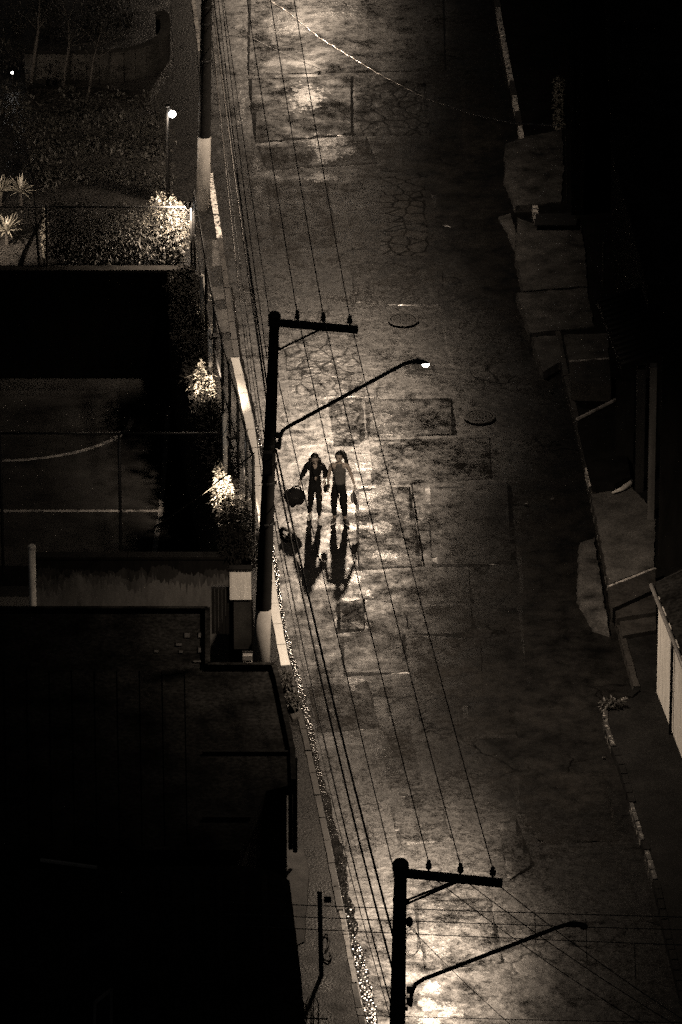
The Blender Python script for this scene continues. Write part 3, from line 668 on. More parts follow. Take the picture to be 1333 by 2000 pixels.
def person(loc, label, J, cloth):
    o = empty('person', loc, label, 'person', 'the two people walking'); o['category'] = 'person'
    mb = MB(); P = J
    sp = [(*P['pel'], .125, .10), (*P['waist'], .105, .085), (*P['chest'], .13, .095), (*P['nb'], .062, .055), (*P['nt'], .046, .048), (*P['hd'], .05, .05)]
    vs = sp[:]; es = [(i, i+1) for i in range(5)]
    for sd in ('l', 'r'):
        b = len(vs); vs += [(*P['sh'+sd], .056), (*P['el'+sd], .038), (*P['wr'+sd], .025)]; es += [(2, b), (b, b+1), (b+1, b+2)]
        b = len(vs); vs += [(*P['hp'+sd], .088), (*P['kn'+sd], .054), (*P['cf'+sd], .05), (*P['an'+sd], .034)]; es += [(0, b), (b, b+1), (b+1, b+2), (b+2, b+3)]
    skin_part([(vs, es)], mb)
    Mh = head(P['head'], P['tilt'], P['yaw'], mb)
    for sd in ('l', 'r'):
        d = Vector(P['wr'+sd])-Vector(P['el'+sd]); d = d.normalized()*.6+Vector(P['hd_'+sd])*.6
        hand(P['wr'+sd], d, P['th'+sd], P['curl'+sd], mb)
    mb.build('body', M['skin'], o, True); face(Mh, o)
    return o, Mh

# the one on the left: black open jacket, leggings, white shoes, bag in hand
JA = dict(pel=(0, 0, .87), waist=(0, -.01, 1.04), chest=(0, -.03, 1.22), nb=(0, -.045, 1.36), nt=(0, -.07, 1.42), hd=(0, -.095, 1.47), head=(-.005, -.125, 1.495), tilt=R(24), yaw=R(6),
          shr=(-.155, -.03, 1.32), elr=(-.25, .02, 1.10), wrr=(-.325, -.06, .93), shl=(.155, -.03, 1.32), ell=(.225, .05, 1.10), wrl=(.20, -.12, 1.0),
          hpr=(-.085, 0, .80), knr=(-.095, -.02, .46), cfr=(-.105, .03, .3), anr=(-.105, .08, .09), hpl=(.08, 0, .80), knl=(.085, -.11, .46), cfl=(.088, -.12, .3), anl=(.09, -.13, .08),
          hd_r=(0, -.1, -1), hd_l=(.1, -.3, -.8), thr=(0, -1, 0), thl=(-1, -.3, .1), curlr=-1, curll=1)
locA = G(616, 1014, 0)
pa, Mh = person(locA, 'person in black jacket and leggings with white shoes, head bowed, holding a bag', JA, None)
def garment(name, chains, m, par):
    g = skin_part(chains, MB())
    g.v = [tuple(Vector(v)*(1)+Vector((noise.noise(Vector(v)*13), noise.noise(Vector(v)*13+Vector((9, 0, 0))), 0))*.013+Vector((0, noise.noise(Vector((v[0]*8, v[1]*8, v[2]*30))), 0))*.008) for v in g.v]
    return g.build(name, m, par, True)
vs = [(0, .005, .84, .15, .122), (0, .005, .93, .15, .122), (0, -.005, 1.06, .132, .112), (0, -.02, 1.22, .155, .122), (0, -.02, 1.335, .10, .085)]
es = [(0, 1), (1, 2), (2, 3), (3, 4)]
for s in ('r', 'l'):
    b = len(vs); e = Vector(JA['el'+s]); w = Vector(JA['wr'+s]); vs += [(*JA['sh'+s], .088), (*e, .058), (*w.lerp(e, .12), .042)]; es += [(3, b), (b, b+1), (b+1, b+2)]
jk = garment('jacket', [(vs, es)], M['black'], pa)
MB().add([(-.045, -.163, 1.40), (.05, -.163, 1.40), (.03, -.178, 1.29), (-.02, -.178, 1.29)], [(0, 1, 2, 3)]).build('neckline', M['skin'], jk)
MB().add([(-.02, -.140, 1.085), (.048, -.140, 1.08), (.012, -.142, .985)], [(0, 1, 2)]).build('bare_midriff', M['skin'], jk)
MB().tube([(-.05, -.16, 1.40), (-.05, -.178, 1.25), (-.02, -.155, 1.1), (.0, -.145, .96)], .008, 6).build('jacket_edge', M['black'], jk, True)
def leggings(J, par, wr, hr):
    vs = [(0, 0, 1.02, .122*wr, .1*wr), (*J['pel'], .16*wr, .132*wr), (0, 0, .79, .14*wr, .12*wr)]; es = [(0, 1), (1, 2)]
    for s in ('r', 'l'):
        b = len(vs); k = Vector(J['cf'+s]); a = Vector(J['an'+s]); vs += [(*(Vector(J['hp'+s])+Vector((0, 0, -.06))), .103*wr), (*J['kn'+s], .066*wr), (*k, .063*wr), (*a.lerp(k, .25), .046)]; es += [(2, b), (b, b+1), (b+1, b+2), (b+2, b+3)]
    return garment('leggings', [(vs, es)], M['black'], par)
leggings(JA, pa, 1.0, 1); shoe((-.105, .08), R(-14), M['shoe'], pa); shoe((.09, -.13), R(8), M['shoe'], pa)
def hair_cap(Mh, par, name, low):
    def f(p):
        q = p.copy()
        if q.y < -.025 and q.z < .072: q.y = -.025+ (q.y+.025)*.08
        return q
    return MB().ellip((0, 0, 0), .092, .108, .128, 20, 14, Mh @ Matrix.Translation((0, .018, .014)), f).build(name, M['hair'], par, True)
h = hair_cap(Mh, pa, 'hair', 0)
c0 = JA['head']
for sx in (-1, 1):
    garment('hair_lock', [chain([(sx*.07, -.08, 1.5, .05), (sx*.095, -.06, 1.4, .05), (sx*.11, -.05, 1.30, .035), (sx*.1, -.06, 1.22, .018)])], M['hair'], h)
# the one on the right: grey sleeveless top, ponytail
JB = dict(pel=(0, 0, .92), waist=(0, 0, 1.09), chest=(0, -.01, 1.28), nb=(0, -.015, 1.43), nt=(0, -.025, 1.49), hd=(0, -.04, 1.54), head=(-.005, -.05, 1.575), tilt=R(10), yaw=R(-14),
          shr=(-.17, -.01, 1.385), elr=(-.225, .02, 1.12), wrr=(-.245, -.04, .90), shl=(.17, -.01, 1.385), ell=(.255, .02, 1.13), wrl=(.325, -.05, .92),
          hpr=(-.095, 0, .85), knr=(-.115, -.03, .48), cfr=(-.11, .0, .32), anr=(-.105, .02, .09), hpl=(.09, 0, .85), knl=(.1, -.05, .48), cfl=(.115, -.03, .32), anl=(.125, -.03, .09),
          hd_r=(0, -.1, -1), hd_l=(.1, -.1, -1), thr=(.2, -1, 0), thl=(-.2, -1, 0), curlr=-1, curll=1)
locB = G(663, 1020, 0)
pb, MhB = person(locB, 'person in grey sleeveless top with long ponytail and black leggings', JB, None)
vs = [(0, 0, .90, .168, .138), (0, 0, 1.0, .158, .13), (0, 0, 1.09, .145, .118), (0, -.012, 1.27, .168, .128), (0, -.012, 1.385, .11, .085), (0, -.018, 1.445, .068, .062)]
tp = garment('sleeveless_top', [(vs, [(0, 1), (1, 2), (2, 3), (3, 4), (4, 5)])], M['grey'], pb)
leggings(JB, pb, 1.12, 1); shoe((-.105, .02), R(-18), M['dshoe'], pb); shoe((.125, -.03), R(26), M['dshoe'], pb)
h = hair_cap(MhB, pb, 'hair', 0)
garment('ponytail', [chain([(.01, .06, 1.66, .03), (.07, .07, 1.66, .042), (.12, .06, 1.57, .05), (.15, .04, 1.45, .048), (.18, .02, 1.33, .038), (.2, .0, 1.22, .015)])], M['hair'], h)
# what they carry
hb = Vector(locA)+Vector((-.335, -.09, .82))
o = empty('bag', hb+Vector((-.08, -.02, -.36)), 'big round black soft bag hanging from the left person', 'bag')
def lump(p): return p*(1+.3*noise.noise(p*9+Vector((3, 1, 0)))+.12*noise.noise(p*24))
MB().ellip((-.03, 0, .12), .225, .15, .205, 22, 15, None, lump).build('bag_body', M['black'], o, True)
for dy in (-.04, .04): MB().tube([(-.13, dy, .27), (-.05, dy*.8, .36), (.05, dy*.5, .385), (.11, dy*.6, .33), (.13, dy, .24)], .011, 6).build('handle', M['black'], o, True)
MB().tube([(-.2, -.1, .15), (0, -.155, .17), (.18, -.1, .14)], .008, 6).build('zip', M['dark'], o, True)
hb = Vector(locA)+Vector((.215, -.17, .90))
o = empty('purse', hb+Vector((.03, -.02, -.12)), 'small dark purse held between the two people', 'purse')
MB().ellip((0, 0, .05), .06, .05, .11, 14, 10, Matrix.Rotation(R(22), 4, 'Y'), lump).build('purse_body', M['black'], o, True)
MB().tube([(-.03, -.01, .13), (-.01, 0, .2), (.02, 0, .2), (.035, 0, .13)], .007, 6).build('strap', M['black'], o, True)
hb = Vector(locB)+Vector((.345, -.09, .80))
o = empty('bottle', hb+Vector((.02, -.01, -.33)), 'dark slim bottle hanging from the right hand of the ponytailed person', 'bottle')
Mt = Matrix.Rotation(R(-9), 4, 'Y')
MB().lathe((0, 0, 0), [(.02, 0), (.036, .01), (.038, .2), (.03, .24), (.014, .29), (.014, .33)], 12, Matrix.Rotation(R(-10), 4, 'Y')).build('bottle_body', M['dshoe'], o, True)
MB().lathe((-.06, 0, .33), [(.017, 0), (.017, .03)], 10).build('cap', M['shoe'], o)
o = empty('plastic_bag', hb+Vector((-.05, .02, -.26)), 'pale crumpled plastic bag held beside the bottle', 'bag')
MB().ellip((0, 0, .1), .05, .03, .13, 12, 9, None, lambda p: p*(1+.3*noise.noise(p*30))).build('bag_body', M['plastic'], o, True)
MB().tube([(0, 0, .2), (.02, 0, .27)], .01, 6).build('handle', M['plastic'], o)

# ================================================================ COURT FENCE
def chainlink(a, b, z0, z1, par, sp=.11):
    a = Vector(a); b = Vector(b); L = (b-a).length; h = z1-z0; mb = MB(); n = int((L+h)/sp)
    def pt(s, z): q = a.lerp(b, s/L); return Vector((q.x, q.y, z0+z))
    for k in range(1, n):
        c = k*sp
        for sg in (0, 1):
            s0, q0 = (c, 0) if c < L else (L, c-L); s1, q1 = (c-h, h) if c > h else (0, c)
            if sg: s0, s1 = L-s0, L-s1
            p, q = pt(s0, q0), pt(s1, q1)
            if (p-q).length > .02:
                w = Vector((0, 0, .003)); mb.add([p-w, q-w, q+w, p+w], [(0, 1, 2, 3)])
    m = mb.build('wire_mesh', M['dark'], par); m['kind'] = 'stuff'; return m
def fence(label, pts, z0, h, r, mesh=True, rails=(1.0,)):
    P = [Vector((p.x, p.y, 0)) for p in pts]; o = empty('court_fence', P[0]+Vector((0, 0, z0)), label, 'fence'); L = o.location
    for p in P: MB().tube([Vector((p.x, p.y, z0))-L, Vector((p.x, p.y, z0+h+.03))-L], r, 8).build('post', M['dark'], o, True)
    for a, b in zip(P, P[1:]):
        for f in rails:
            up = Vector((0, 0, z0+h*f)); MB().tube([a+up-L, b+up-L], r*.8, 8).build('rail', M['dark'], o, True)
        if mesh: chainlink(a-Vector((L.x, L.y, 0)), b-Vector((L.x, L.y, 0)), .05, h-.02, o)
    return o
zf = .2
fh = hgt(93, 530, 401, .1)
fence('wire fence with level top rail in front of the garden hedge', [G(u, 533, .1) for u in (-150, 93, 375)], .26, fh-.16, .028)
fence('leaning line of dark fence posts between pavement and court', [p for p in PX([(381, 532), (404, 670), (420, 760), (436, 830), (450, 885), (466, 945), (482, 1010), (496, 1060)], .12)], .2, 1.95, .033, True, (1.0, .45))
fence('tall near court fence with widely spaced posts', [G(u, 1128, ZC) for u in (-220, 7, 237, 440)], ZC, 3.5, .034, False, (1.0,))

# ================================================================ GARDEN
def bush(name, label, cx, n, m, size, cat='shrub', group=None, fn=None, stems=True):
    """cx: list of (centre, rx, ry, rz) clumps"""
    o = empty(name, (cx[0][0].x, cx[0][0].y, 0.1 if cx[0][0].z > 0 else ZC), label, cat, group); L = o.location; mb = MB()
    for c, rx, ry, rz in cx:
        for _ in range(n):
            d = Vector((random.gauss(0, 1), random.gauss(0, 1), random.gauss(0, 1))).normalized(); rr = random.random()**.4
            p = Vector(c)+Vector((d.x*rx*rr, d.y*ry*rr, d.z*rz*rr))
            if p.z < L.z+.03: p.z = L.z+.03+random.random()*.1
            dd = (d+Vector((random.gauss(0, .6), random.gauss(0, .6), random.gauss(0, .5)-.1)))
            s = size*random.uniform(.6, 1.4); mb.leaf(p-L, dd, s, s*.5, random.uniform(0, .5))
    f = mb.build('foliage', M[m], o)
    for c, rx, ry, rz in cx[:4]:
        for _ in range(1):
            b = Vector((c.x+random.uniform(-rx, rx)*.4, c.y+random.uniform(-ry, ry)*.4, L.z)); t = Vector(c)+Vector((random.uniform(-rx, rx)*.6, random.uniform(-ry, ry)*.5, rz*.3))
            MB().tube([b-L, (b.lerp(t, .5)+Vector((random.uniform(-.05, .05), 0, 0)))-L, t-L], [.02, .014, .006], 5).build('stem', M['bark'], o)
    return o
def clump(u, vb, vt, w_px, ry, z=.1):       # clump standing on level z at a pixel
    b = G(u, vb, z); h = hgt(u, vb, vt, z); sc_ = (G(u+10, vb, z)-b).x/10
    return (Vector((b.x, b.y, z+h*.5)), w_px*sc_/2, ry, h*.55)
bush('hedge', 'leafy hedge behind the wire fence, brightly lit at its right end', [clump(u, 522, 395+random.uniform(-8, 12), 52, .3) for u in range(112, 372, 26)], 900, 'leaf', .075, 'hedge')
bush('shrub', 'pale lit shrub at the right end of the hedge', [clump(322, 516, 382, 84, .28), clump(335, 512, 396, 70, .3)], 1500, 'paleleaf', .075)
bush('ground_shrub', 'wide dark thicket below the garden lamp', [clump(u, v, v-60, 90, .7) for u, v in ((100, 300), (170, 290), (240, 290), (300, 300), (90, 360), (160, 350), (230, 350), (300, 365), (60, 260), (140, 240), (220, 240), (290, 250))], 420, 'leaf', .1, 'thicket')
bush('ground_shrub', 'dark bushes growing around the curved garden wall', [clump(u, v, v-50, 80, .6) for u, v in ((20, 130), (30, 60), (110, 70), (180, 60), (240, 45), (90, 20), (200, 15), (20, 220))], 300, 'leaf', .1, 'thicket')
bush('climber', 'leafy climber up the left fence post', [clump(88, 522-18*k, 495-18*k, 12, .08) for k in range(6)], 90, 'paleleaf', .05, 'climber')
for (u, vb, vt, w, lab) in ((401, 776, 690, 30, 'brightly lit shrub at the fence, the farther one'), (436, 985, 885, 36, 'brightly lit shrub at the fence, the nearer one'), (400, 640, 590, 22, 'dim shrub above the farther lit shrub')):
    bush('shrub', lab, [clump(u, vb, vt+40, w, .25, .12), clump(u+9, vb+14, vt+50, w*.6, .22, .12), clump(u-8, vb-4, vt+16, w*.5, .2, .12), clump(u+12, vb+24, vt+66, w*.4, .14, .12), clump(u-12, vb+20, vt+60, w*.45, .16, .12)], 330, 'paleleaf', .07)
    straps = MB(); bb = G(u, vb, .12); oo = [x for x in COL.objects if x.name.startswith('shrub') and x.get('label') == lab][0]
    for _ in range(7):
        a_ = random.uniform(0, 6.28); e_ = random.uniform(.3, 1.3); L_ = random.uniform(.3, .75); d_ = Vector((math.cos(a_)*math.cos(e_), math.sin(a_)*math.cos(e_), math.sin(e_)))
        straps.leaf(bb-oo.location+Vector((random.uniform(-.15, .15), random.uniform(-.15, .15), random.uniform(.1, .7))), d_, L_, .05, .5)
    straps.build('fronds', M['paleleaf'], oo)
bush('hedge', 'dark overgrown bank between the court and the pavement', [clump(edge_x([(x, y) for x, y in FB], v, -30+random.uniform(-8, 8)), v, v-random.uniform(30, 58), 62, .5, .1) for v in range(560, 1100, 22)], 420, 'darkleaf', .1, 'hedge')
bush('shrub', 'low dark plants at the pavement edge above the gate', [clump(u, v, v-40, 30, .2, .12) for u, v in ((478, 1010), (486, 1050), (493, 1085))], 260, 'leaf', .07)
# slim whitewashed posts standing among the lit shrubs
for u, vb, vt, lab in ((396, 640, 540, 'pale post by the fence, farthest of three'), (411, 752, 645, 'pale post by the fence, middle of three'), (440, 955, 812, 'pale post by the fence, nearest of three')):
    b = G(u, vb, .12); h = hgt(u, vb, vt, .12); o = empty('marker_post', b, lab, 'post', 'pale posts by the fence')
    MB().tube([(0, 0, 0), (.01, 0, h*.6), (.0, 0, h)], [.06, .055, .05], 10).build('shaft', M['palewall'], o, True); MB().lathe((0, 0, h), [(.05, 0), (.05, .02), (.02, .05)], 10).build('cap', M['palewall'], o)
# spiky rosettes
def agave(u, v, n, L, label):
    o = empty('agave', G(u, v, .1), label, 'plant', 'spiky plants by the fence'); mb = MB()
    for k in range(n):
        a = random.uniform(0, 6.283); e = random.uniform(.1, 1.25); d = Vector((math.cos(a)*math.cos(e), math.sin(a)*math.cos(e), math.sin(e))); s = L*random.uniform(.7, 1.1)
        sd = d.cross(Vector((0, 0, 1))).normalized()*.028; p = Vector((0, 0, .35)); m1 = p+d*s*.5; e1 = p+d*s-Vector((0, 0, .12*s))
        mb.add([p-sd*.6, p+sd*.6, m1+sd, e1, m1-sd, m1+Vector((0, 0, -.012))], [(0, 1, 5), (1, 2, 5), (2, 3, 5), (3, 4, 5), (4, 0, 5)])
    mb.build('leaves', M['paleleaf'], o); MB().tube([(0, 0, 0), (0, 0, .36)], [.05, .04], 7).build('stem', M['bark'], o)
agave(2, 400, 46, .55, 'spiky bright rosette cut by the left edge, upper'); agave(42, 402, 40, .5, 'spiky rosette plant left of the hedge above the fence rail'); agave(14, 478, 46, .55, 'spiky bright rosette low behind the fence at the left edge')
# bare and leaning trees
def tree(u, vb, pts, r, label, n):
    b = G(u, vb, .1); o = empty('tree', b, label, 'tree'); Y = b.y
    P = [V(x, y, Y+(i*.12))-b for i, (x, y) in enumerate(pts)]; m = len(P)
    MB().tube(P, [r*(1-.65*i/(m-1)) for i in range(m)], 8).build('trunk', M['bark'], o, True)
    mb = MB(); br = MB()
    for k in range(n):
        s = P[random.randint(max(1, m//2), m-1)]; d = Vector((random.gauss(0, .6), random.gauss(0, .5), random.uniform(.3, 1))).normalized(); L = random.uniform(.4, .9)
        e = s+d*L; br.tube([s, s+d*L*.5+Vector((.04, 0, .02)), e], [.012, .008, .004], 5)
        for _ in range(14): mb.leaf(e+Vector((random.gauss(0, .12), random.gauss(0, .12), random.gauss(0, .12))), (random.gauss(0, 1), random.gauss(0, 1), random.gauss(0, .6)), .09, .04)
    br.build('branch', M['bark'], o, True); mb.build('crown', M['leaf'], o)
tree(36, 532, [(36, 532), (50, 490), (70, 450), (84, 425)], .07, 'leaning dark trunk behind the fence at the left', 7)
tree(78, 530, [(78, 530), (74, 480), (70, 420), (66, 350), (60, 320)], .035, 'thin bare tree whose twigs rise above the fence rail', 12)
tree(122, 185, [(122, 185), (128, 130), (136, 90), (134, 40)], .05, 'slim dark tree in front of the curved wall, left', 9)
tree(165, 215, [(165, 215), (176, 170), (182, 120), (190, 90)], .04, 'slim dark tree in front of the curved wall, right', 9)
tree(58, 180, [(58, 180), (66, 120), (75, 60), (78, 0)], .06, 'dark tree at the left end of the curved wall', 10)
# curved low garden wall
A = along(PX([(50, 161), (185, 161), (250, 155), (295, 143), (318, 128), (326, 110), (322, 88), (304, 72)], .1), .3); o = empty('garden_wall', A[0], 'low pale curved garden wall at top left', 'wall'); mb = MB(); cp = MB()
for a, b in zip(A, A[1:]):
    d = (b-a).normalized(); nn = Vector((-d.y, d.x, 0))*.1; q = [a-nn, b-nn, b+nn, a+nn]; q2 = [a-nn*1.25, b-nn*1.25, b+nn*1.25, a+nn*1.25]
    mb.prism([x-A[0] for x in q], -.1, .74); cp.prism([x-A[0] for x in q2], .742, .79)
mb.build('wall_face', M['gwall'], o); cp.build('coping', M['gwall'], o)
A = along(PX([(55, 186), (180, 188), (330, 200)], .1), .5); o = empty('garden_shade', A[0], 'dark low bar standing for a shadow band beside the garden path', 'shade'); mb = MB()
for a, b in zip(A, A[1:]): mb.bar(a-A[0]+Vector((0, 0, .1)), b-A[0]+Vector((0, 0, .1)), .14, .22)
mb.build('board', M['dwall'], o)  # dark bar added in place of a shadow band along the path
# garden lamp
b = G(329, 392, .1); o = empty('garden_lamp', b, 'lit globe garden lamp on a dark post', 'lamp'); h = hgt(329, 392, 208, .1)
MB().tube([(0, 0, 0), (0, 0, h)], [.045, .035], 10).build('post', M['dark'], o, True); MB().lathe((0, 0, h), [(.06, 0), (.07, .02), (.02, .06)], 10).build('cap', M['dark'], o)
q = V(337, 223, b.y-.05)-b
MB().tube([(0, 0, q.z+.1), (.05, -.02, q.z+.13), (q.x, -.04, q.z+.1)], .014, 6).build('bracket', M['dark'], o, True)
MB().ellip(q, .085, .085, .085, 16, 10).build('globe', M['bulb'], o, True)
d = bpy.data.lights.new('garden_light', 'POINT'); d.energy = 28; d.color = LAMPCOL; d.shadow_soft_size = .09; lo = bpy.data.objects.new('garden_light', d); COL.objects.link(lo); lo.parent = o; lo.location = q+Vector((.0, -.12, 0))
b = G(25, 170, .1); o = empty('path_light', b, 'tiny lit path light far left among the bushes', 'lamp'); hh = hgt(25, 170, 142, .1)
MB().tube([(0, 0, 0), (0, 0, hh)], .02, 8).build('post', M['dark'], o); MB().ellip((0, 0, hh), .03, .03, .03, 10, 7).build('globe', M['bulb'], o, True)
# small floodlights on the fence
def flood(label, p, target, watt, ang):
    o = empty('floodlight', p, label, 'floodlight', 'floodlights on the fence'); d = (Vector(target)-Vector(p)).normalized(); rz = d.to_track_quat('-Z', 'Y').to_matrix().to_4x4()
    MB().box((0, 0, 0), .16, .12, .08, 0, rz).build('housing', M['dark'], o); MB().box(d*.012, .13, .09, .004, 0, rz).build('lens', M['lens'], o)
    MB().bar((0, 0, -.02), (0, 0, .1), .03).build('bracket', M['dark'], o)
    l = bpy.data.lights.new('flood_light', 'SPOT'); l.energy = watt; l.spot_size = R(ang); l.spot_blend = 1.0; l.color = LAMPCOL; l.shadow_soft_size = .05
    q = bpy.data.objects.new('flood_light', l); COL.objects.link(q); q.parent = o; q.location = d*.04; q.rotation_euler = d.to_track_quat('-Z', 'Y').to_euler()
flood('dark floodlight box on the fence corner above the lit hedge', V(368, 402, G(375, 533, .1).y-.25), V(318, 450, G(322, 516, .1).y), 1300, 110)
flood('small floodlight on the fence aimed at the farther lit shrub', G(418, 790, .12)+Vector((0, -.6, 1.9)), G(405, 745, .75), 1500, 66)
flood('small floodlight on the fence aimed at the nearer lit shrub', G(462, 985, .12)+Vector((-.1, -.7, 1.9)), G(439, 950, .8), 1500, 66)

flood('floodlight on the garden fence beyond the left edge', V(-70, 404, G(93, 533, .1).y-.2), V(30, 400, G(42, 402, .1).y), 1500, 110)

# ================================================================ LEFT HOUSES
# stained wall on the near side of the court
zw = .3; Yw = G(200, 1083, zw).y
o = empty('boundary_wall', (0, Yw, 0), 'stained boundary wall at the near end of the court', 'wall'); xa, xb = G(66, 1083, zw).x, G(446, 1083, zw).x
MB().box(((xa+xb)/2, 0, -3), xb-xa, .18, 3+zw-.06).build('wall_face', M['wall'], o); MB().box(((xa+xb)/2, 0, zw-.058), xb-xa+.02, .26, .06).build('coping', M['dwall'], o)
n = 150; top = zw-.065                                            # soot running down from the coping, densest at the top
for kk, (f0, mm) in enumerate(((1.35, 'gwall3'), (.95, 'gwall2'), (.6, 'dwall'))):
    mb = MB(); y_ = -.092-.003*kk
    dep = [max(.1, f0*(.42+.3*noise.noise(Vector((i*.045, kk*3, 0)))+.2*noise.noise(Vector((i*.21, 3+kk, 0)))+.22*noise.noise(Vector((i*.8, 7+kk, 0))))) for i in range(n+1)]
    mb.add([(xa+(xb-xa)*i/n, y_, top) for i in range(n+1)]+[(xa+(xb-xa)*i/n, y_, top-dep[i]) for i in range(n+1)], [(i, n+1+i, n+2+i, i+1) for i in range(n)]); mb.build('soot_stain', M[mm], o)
b = V(65, 1188, Yw-1.2); t = V(65, 1066, Yw-1.2); o = empty('drain_pipe', b, 'pale upright pipe standing left of the stained wall', 'pipe')
MB().tube([(0, 0, -3), (0, 0, 0), (0, 0, t.z-b.z)], .075, 12).build('pipe', M['palewall'], o, True); MB().lathe((0, 0, t.z-b.z), [(.085, -.06), (.085, .0), (.05, .02)], 12).build('collar', M['palewall'], o)
# house with the dark flat roof
ZR = 2.6
hs_ = empty('house', (0, 0, 0), 'dark flat roofed house at lower left with clustered skylights', 'house')
rp = [(-160, 1194), (411, 1194), (411, 1304), (540, 1304), (548, 1330), (577, 1470), (579, 1530), (520, 1545), (470, 1660), (-160, 1660)]
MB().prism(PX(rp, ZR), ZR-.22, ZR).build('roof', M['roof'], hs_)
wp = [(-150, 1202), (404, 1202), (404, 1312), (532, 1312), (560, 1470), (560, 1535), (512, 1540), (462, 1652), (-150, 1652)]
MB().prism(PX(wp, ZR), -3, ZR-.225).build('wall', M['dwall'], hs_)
pr = MB()
for (a, b) in zip(rp[:6], rp[1:7]): pr.bar(G(*a, ZR)+Vector((-.05, -.05, .06)), G(*b, ZR)+Vector((-.05, -.05, .06)), .1, .12)
pr.build('parapet', M['roof'], hs_)
for u, v, w, h in ((366, 1241, 13, 11), (392, 1241, 10, 11), (350, 1259, 14, 6), (392, 1270, 10, 12), (354, 1273, 9, 6), (386, 1292, 20, 4), (306, 1272, 10, 6)):
    s = MB().prism(PX([(u-w/2, v-h/2), (u+w/2, v-h/2), (u+w/2, v+h/2), (u-w/2, v+h/2)], ZR), ZR+.0, ZR+.02).build('skylight', M['dwall'], hs_)
    MB().prism(PX([(u-w*.4, v-h*.38), (u+w*.4, v-h*.38), (u+w*.4, v+h*.38), (u-w*.4, v+h*.38)], ZR+.02), ZR+.021, ZR+.024).build('pane', M['gwall3'], s)
for k in range(12):                                                       # roofing sheets with proud laps
    u = -120+k*44; MB().bar(G(u, 1310, ZR)+Vector((0, 0, .012)), G(u+6, 1650, ZR)+Vector((0, 0, .012)), .05, .024).build('roof_seam', M['roof'], hs_)
for v in (1472, 1600): MB().bar(G(396, v, ZR)+Vector((0, 0, .03)), G(566 if v < 1500 else 490, v, ZR)+Vector((0, 0, .03)), .06, .06).build('ridge_cap', M['dwall'], hs_)
# street front pipes of the house
for u, v0, v1 in ((556, 1535, 1655), (568, 1530, 1658), (577, 1480, 1664)):
    Yp = G(u, v1, .4).y; MB().tube([V(u, v1, Yp), V(u, v0, Yp)], .045, 8).build('downpipe', M['dwall'], hs_, True)
# pale gate wall by the pole
Yg = G(470, 1312, .12).y+1.7
o = empty('gate_wall', (0, Yg, 0), 'pale rendered wall piece beside the middle pole', 'wall')
a, b = V(449, 1111, Yg), V(491, 1111, Yg); zc = V(470, 1168, Yg).z; MB().box(((a.x+b.x)/2, 0, zc), b.x-a.x, .16, a.z-zc).build('wall_face', M['palewall'], o); MB().box(((a.x+b.x)/2+.04, .03, -.2), b.x-a.x-.08, .16, zc+.198).build('shade_block', M['gwall'], o); MB().box(((a.x+b.x)/2, 0, a.z+.002), b.x-a.x+.03, .2, .04).build('coping', M['dwall'], o)  # shaded lower part of the wall is built as a separate darker block
a, b = V(413, 1150, Yg-.02), V(448, 1150, Yg-.02)
o = empty('gate', (0, Yg, 0), 'dark metal sheet gate left of the pale wall', 'gate')
n = 5
for k in range(n): x = a.x+(b.x-a.x)*(k+.5)/n; MB().box((x, -.02, .15), (b.x-a.x)/n-.008, .03, a.z-.15).build('board', M['dwall'], o)
MB().box(((a.x+b.x)/2, .01, a.z), b.x-a.x, .07, .05).build('top_rail', M['dark'], o)
o = empty('meter_box', G(484, 1300, .12), 'small pale meter box low beside the pole', 'meter box')
MB().box((0, 0, .0), .2, .16, .12).build('housing', M['zinc'], o); MB().box((0, 0, .16), .2, .16, .1).build('housing', M['zinc'], o); MB().box((.0, .06, .0), .22, .03, .3).build('back_plate', M['dark'], o)
# second house at the foot of the picture
h2 = empty('house', (0, 0, 0), 'nearly black house with tiled roof at the bottom left corner', 'house')
Z2 = 3.2; rp = [(-160, 1700), (470, 1690), (529, 1700), (566, 1720), (588, 1900), (604, 2090), (-160, 2090)]
MB().prism(PX(rp, Z2), Z2-.2, Z2).build('roof', M['roof'], h2)
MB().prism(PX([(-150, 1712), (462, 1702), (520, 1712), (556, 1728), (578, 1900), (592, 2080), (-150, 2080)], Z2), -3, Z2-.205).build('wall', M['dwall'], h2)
for k in range(15):
    u = -100+k*44; MB().tube([G(u, 1715, Z2)+Vector((0, 0, .0)), G(u+10, 2085, Z2)], .06, 8).build('tile_roll', M['roof'], h2, True)
MB().bar(G(80, 1684, Z2)+Vector((0, 0, .05)), G(190, 1699, Z2)+Vector((0, 0, .05)), .05, .05).build('ridge_cap', M['zinc'], h2)
A = [G(185, 2010, Z2), G(218, 2010, Z2)]
sk = MB().bar(A[0], V(186, 1958, A[0].y), .05).build('skylight_frame', M['wall'], h2); MB().bar(V(186, 1958, A[0].y), V(218, 1932, A[0].y), .05).build('bar', M['wall'], sk); MB().bar(V(218, 1932, A[0].y), A[1], .05).build('bar', M['wall'], sk)
# pale concrete forecourt between the houses
fo = MB().slab(jit(PX([(522, 1655), (592, 1648), (606, 1700), (596, 1840), (576, 1850), (500, 1690)], .13), .4, .01), .1, .145, .02).build('concrete_apron', M['slabc'], lw)
